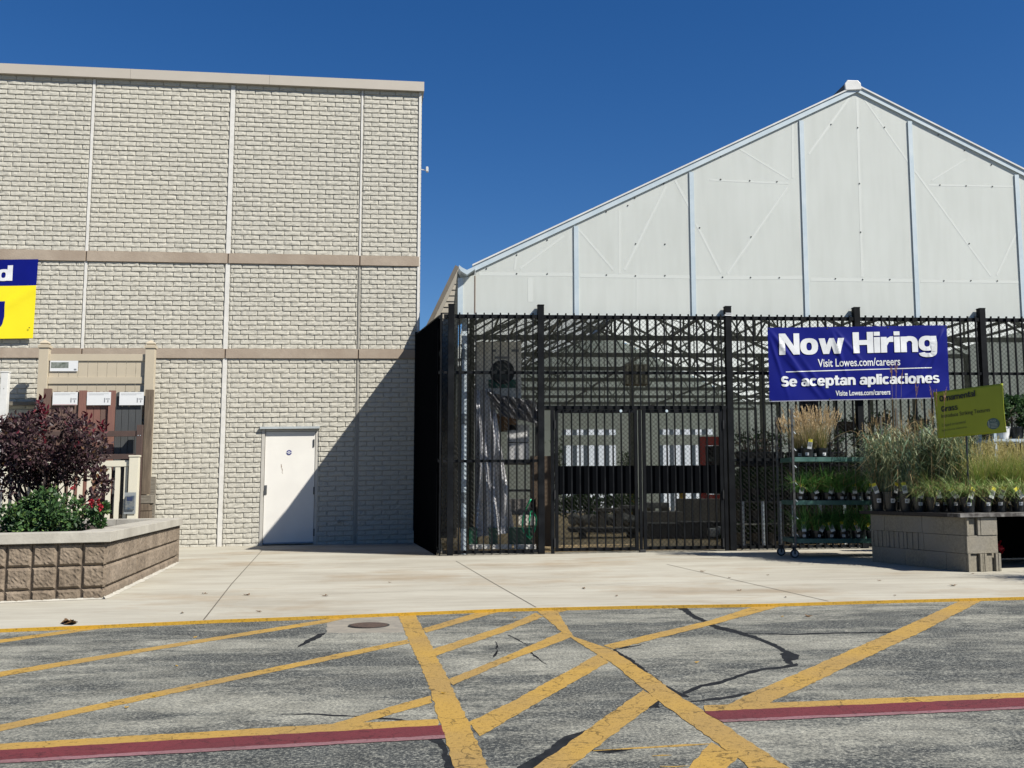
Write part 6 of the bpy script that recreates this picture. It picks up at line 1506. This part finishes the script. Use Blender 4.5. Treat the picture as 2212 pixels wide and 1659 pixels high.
def hedge(px0, px1, y0, y1, Y, n, label, seed=0, size=.12):
    a, b = P(px0, y1, Y), P(px1, y0, Y); mb = MB()
    cl = [(Vector((random.uniform(a.x, b.x), Y + random.uniform(0, .8), random.uniform(a.z, b.z * .97 + a.z * .03))), random.uniform(.12, .28)) for _ in range(36)]
    def f_(): q_, r = random.choice(cl); v = Vector((random.gauss(0, 1), random.gauss(0, 1), random.gauss(0, 1))).normalized(); return q_ + v * r * random.uniform(.4, 1), v
    o = empty('shrub_bed', (a.x, Y, gz(a.x)), label, 'plants')
    leaves(mb, None, n, size, f_, pick=lambda q_: random.choices((0, 1), (.8, .2))[0]); mb.build('foliage', L_shr, o)
    mb = MB(); c0 = Vector(((a.x + b.x) / 2, Y + .4, gz(a.x))); branchy(mb, c0, [c for c, _ in cl[:14]], .015); mb.build('branches', M_brown, o)
hedge(1205, 1375, 1072, 1112, 27.5, 2600, 'bed of green shrubs behind the boulders and left gate leaf', size=.09)
hedge(1196, 1212, 950, 1010, 33, 300, 'bluish shrub standing left of the strip-curtain doorway', size=.08)
hedge(1588, 1700, 985, 1185, 19.3, 1900, 'dark mass of shrubs behind the first plant bench right of the gate', size=.15)
hedge(1700, 1850, 985, 1185, 19.5, 2300, 'dark mass of shrubs behind the green cart inside the fence', size=.15)
hedge(1850, 2040, 985, 1185, 19.5, 2600, 'dark mass of shrubs inside the fence behind the tall blue-green grasses', size=.15)
hedge(2040, 2330, 960, 1185, 19.5, 3200, 'dark mass of shrubs inside the fence behind the lime sign', size=.15)
hedge(1345, 1372, 975, 1015, 34, 300, 'dark shrubs between the two strip-curtain doorways', size=.08)
# racks and stock in the right bays
M_dkst = mat('dark_stock', (.035, .035, .036), (.015, .015, .016), scale=5, rough=.7)
for i, (pa, pb, Y) in enumerate(((1592, 1690, 17.6), (1700, 1830, 17.8), (1870, 2100, 17.8), (2140, 2330, 17.8))):
    lab = ('narrow', 'second', 'third', 'last')[i] + (' dark plant bench behind the fence right of the gate', ' dark plant bench from the gate behind the green cart', ' dark plant bench from the gate behind the tall grasses', ' dark plant bench at the right edge behind the metal rack')[i]
    o = empty('plant_bench', onfloor((pa + pb) / 2, Y), lab, 'bench', 'dark plant benches inside the fence')
    for y_ in (1003, 1083, 1131, 1180):
        a, b = P(pa, y_ + 3, Y), P(pb, y_, Y); mb = MB(); mb.box(a.x, b.x, Y, Y + .9, a.z, b.z); mb.build('shelf', M_truss if y_ != 1003 else M_dkst, o)
    for px in (pa + 12, (pa + pb) / 2 + 6, pb - 6):
        p = onfloor(px, Y); mb = MB(); mb.box(p.x - .025, p.x + .025, Y - .03, Y - .002, p.z, P(px, 1083, Y).z); mb.build('leg', M_galv, o)
    # rows of dark pots with bare plants, one object per row that nobody could count behind the bars
    a, b = P(pa, 1100, Y), P(pb, 1100, Y); nrow = int((b.x - a.x) / .26)
    for r, y_ in enumerate((1083, 1131, 1180)):
        for k in range(nrow):
            x = a.x + .13 + k * .26; z = P(pa, y_, Y).z + .002; 
            mb = MB(); mb.lathe((x, Y + .3, z), [(.08, 0), (.105, .2), (.11, .22), (.09, .22)], 12); ob = empty('potted_plant', (x, Y + .3, z), 'black nursery pot with dark foliage on a bench behind the bars', 'potted plant', 'dark nursery pots behind the bars'); mb.build('pot', M_pot, ob)
            mb = MB(); leafy(mb, Vector((x, Y + .3, z + .38)), .12, .17, 110, .08, L_shr, lambda q_: random.choices((0, 1), (.85, .15))[0]); mb.build('foliage', L_shr, ob)
# tangled stock on the bench tops
for i, (pa, pb, Y, n) in enumerate(((1592, 1690, 17.9, 5), (1700, 1830, 18.1, 5), (1850, 1990, 18.1, 6), (2000, 2210, 18.1, 8))):
    for k in range(n):
        px = pa + (pb - pa) * (k + .5) / n; p = P(px, 1003, Y); ob = empty('potted_plant', p, 'black nursery pot with bare dark twigs on top of a bench behind the bars', 'potted plant', 'twiggy pots on top of the benches')
        mb = MB(); mb.lathe(p, [(.09, 0), (.12, .2), (.12, .22), (.1, .22)], 12); mb.build('pot', M_pot, ob)
        mb = MB(); branchy(mb, p + Vector((0, 0, .2)), [p + Vector((random.gauss(0, .16), random.gauss(0, .16), random.uniform(.35, .75))) for _ in range(12)], .008, .003, .05); mb.build('branches', M_brown, ob)
        mb = MB(); leafy(mb, p + Vector((0, 0, .45)), .16, .16, 60, .06, L_shr, lambda q_: 0); mb.build('foliage', L_shr, ob)
# navy sign low under the banner and hanging baskets
a, b = P(1728, 905, 19), P(1768, 868, 19); so = empty('navy_sign', (a.x, 19, a.z), 'navy slatted sign hanging just below the hiring banner inside the fence', 'sign')
mb = MB(); mb.box(a.x, b.x, 19, 19.03, a.z, b.z + .3); mb.build('board', mat('navy_board', (.02, .025, .07)), so)
mb = MB()
for k in range(4): z = a.z + .04 + k * .075; mb.box(a.x + .05, b.x - .08, 18.99, 18.999, z, z + .02)
mb.build('lettering_lines', M_grey, so)
for i, (px, py) in enumerate(((1830, 935), (1905, 925), (1985, 930), (2145, 880))):
    c = P(px, py, 18.5); ob = empty('hanging_basket', c, ordn[i] + ' brown hanging basket from the left inside the fence', 'hanging basket', 'hanging baskets inside the fence')
    mb = MB(); mb.lathe(c, [(.05, 0), (.15, .10), (.19, .2), (.16, .2)], 16); mb.build('basket', M_card, ob)
    mb = MB(); mb.tube([c + Vector((-.18, 0, .2)), c + Vector((0, 0, .62)), c + Vector((.18, 0, .2))], .005, 5); mb.tube([c + Vector((0, 0, .62)), c + Vector((0, 0, 1.6))], .004, 5); mb.build('hanger', M_dark, ob)
    mb = MB(); leafy(mb, c + Vector((0, 0, .12)), .18, .2, 300, .05, L_shr, lambda q_: random.choices((0, 1), (.8, .2))[0]); mb.build('foliage', L_shr, ob)

# bench added unseen past the right edge; its grasses throw the leafy shadow
o2 = Vector((7.0, 10.15, gz(7.0))); b3 = empty('block_bench', o2, 'block bench added out of view beyond the right edge to hold the shadow-casting grasses', 'bench')
for r in range(3):
    for k in range(3): mb = MB(); mb.box(o2.x + .42 * k, o2.x + .42 * k + .4, o2.y, o2.y + .5, o2.z + .21 * r + .002, o2.z + .21 * r + .208); mb.build('concrete_block', M_conc_b, b3, bevel=.003)
mb = MB(); mb.box(o2.x - .05, o2.x + 1.4, o2.y - .05, o2.y + .55, o2.z + .632, o2.z + .67); mb.build('plank', M_plk, b3)
for i, (dx, dy) in enumerate(((.15, .25), (.5, .3), (.9, .22))):
    pot_at('tc', Vector((o2.x + dx, o2.y + dy, o2.z + .672)), ordn[i] + ' tall grass from the left on the added bench, casting the leafy shadow', 'tall grasses on the added bench', sc=1.0, **K_tall2)
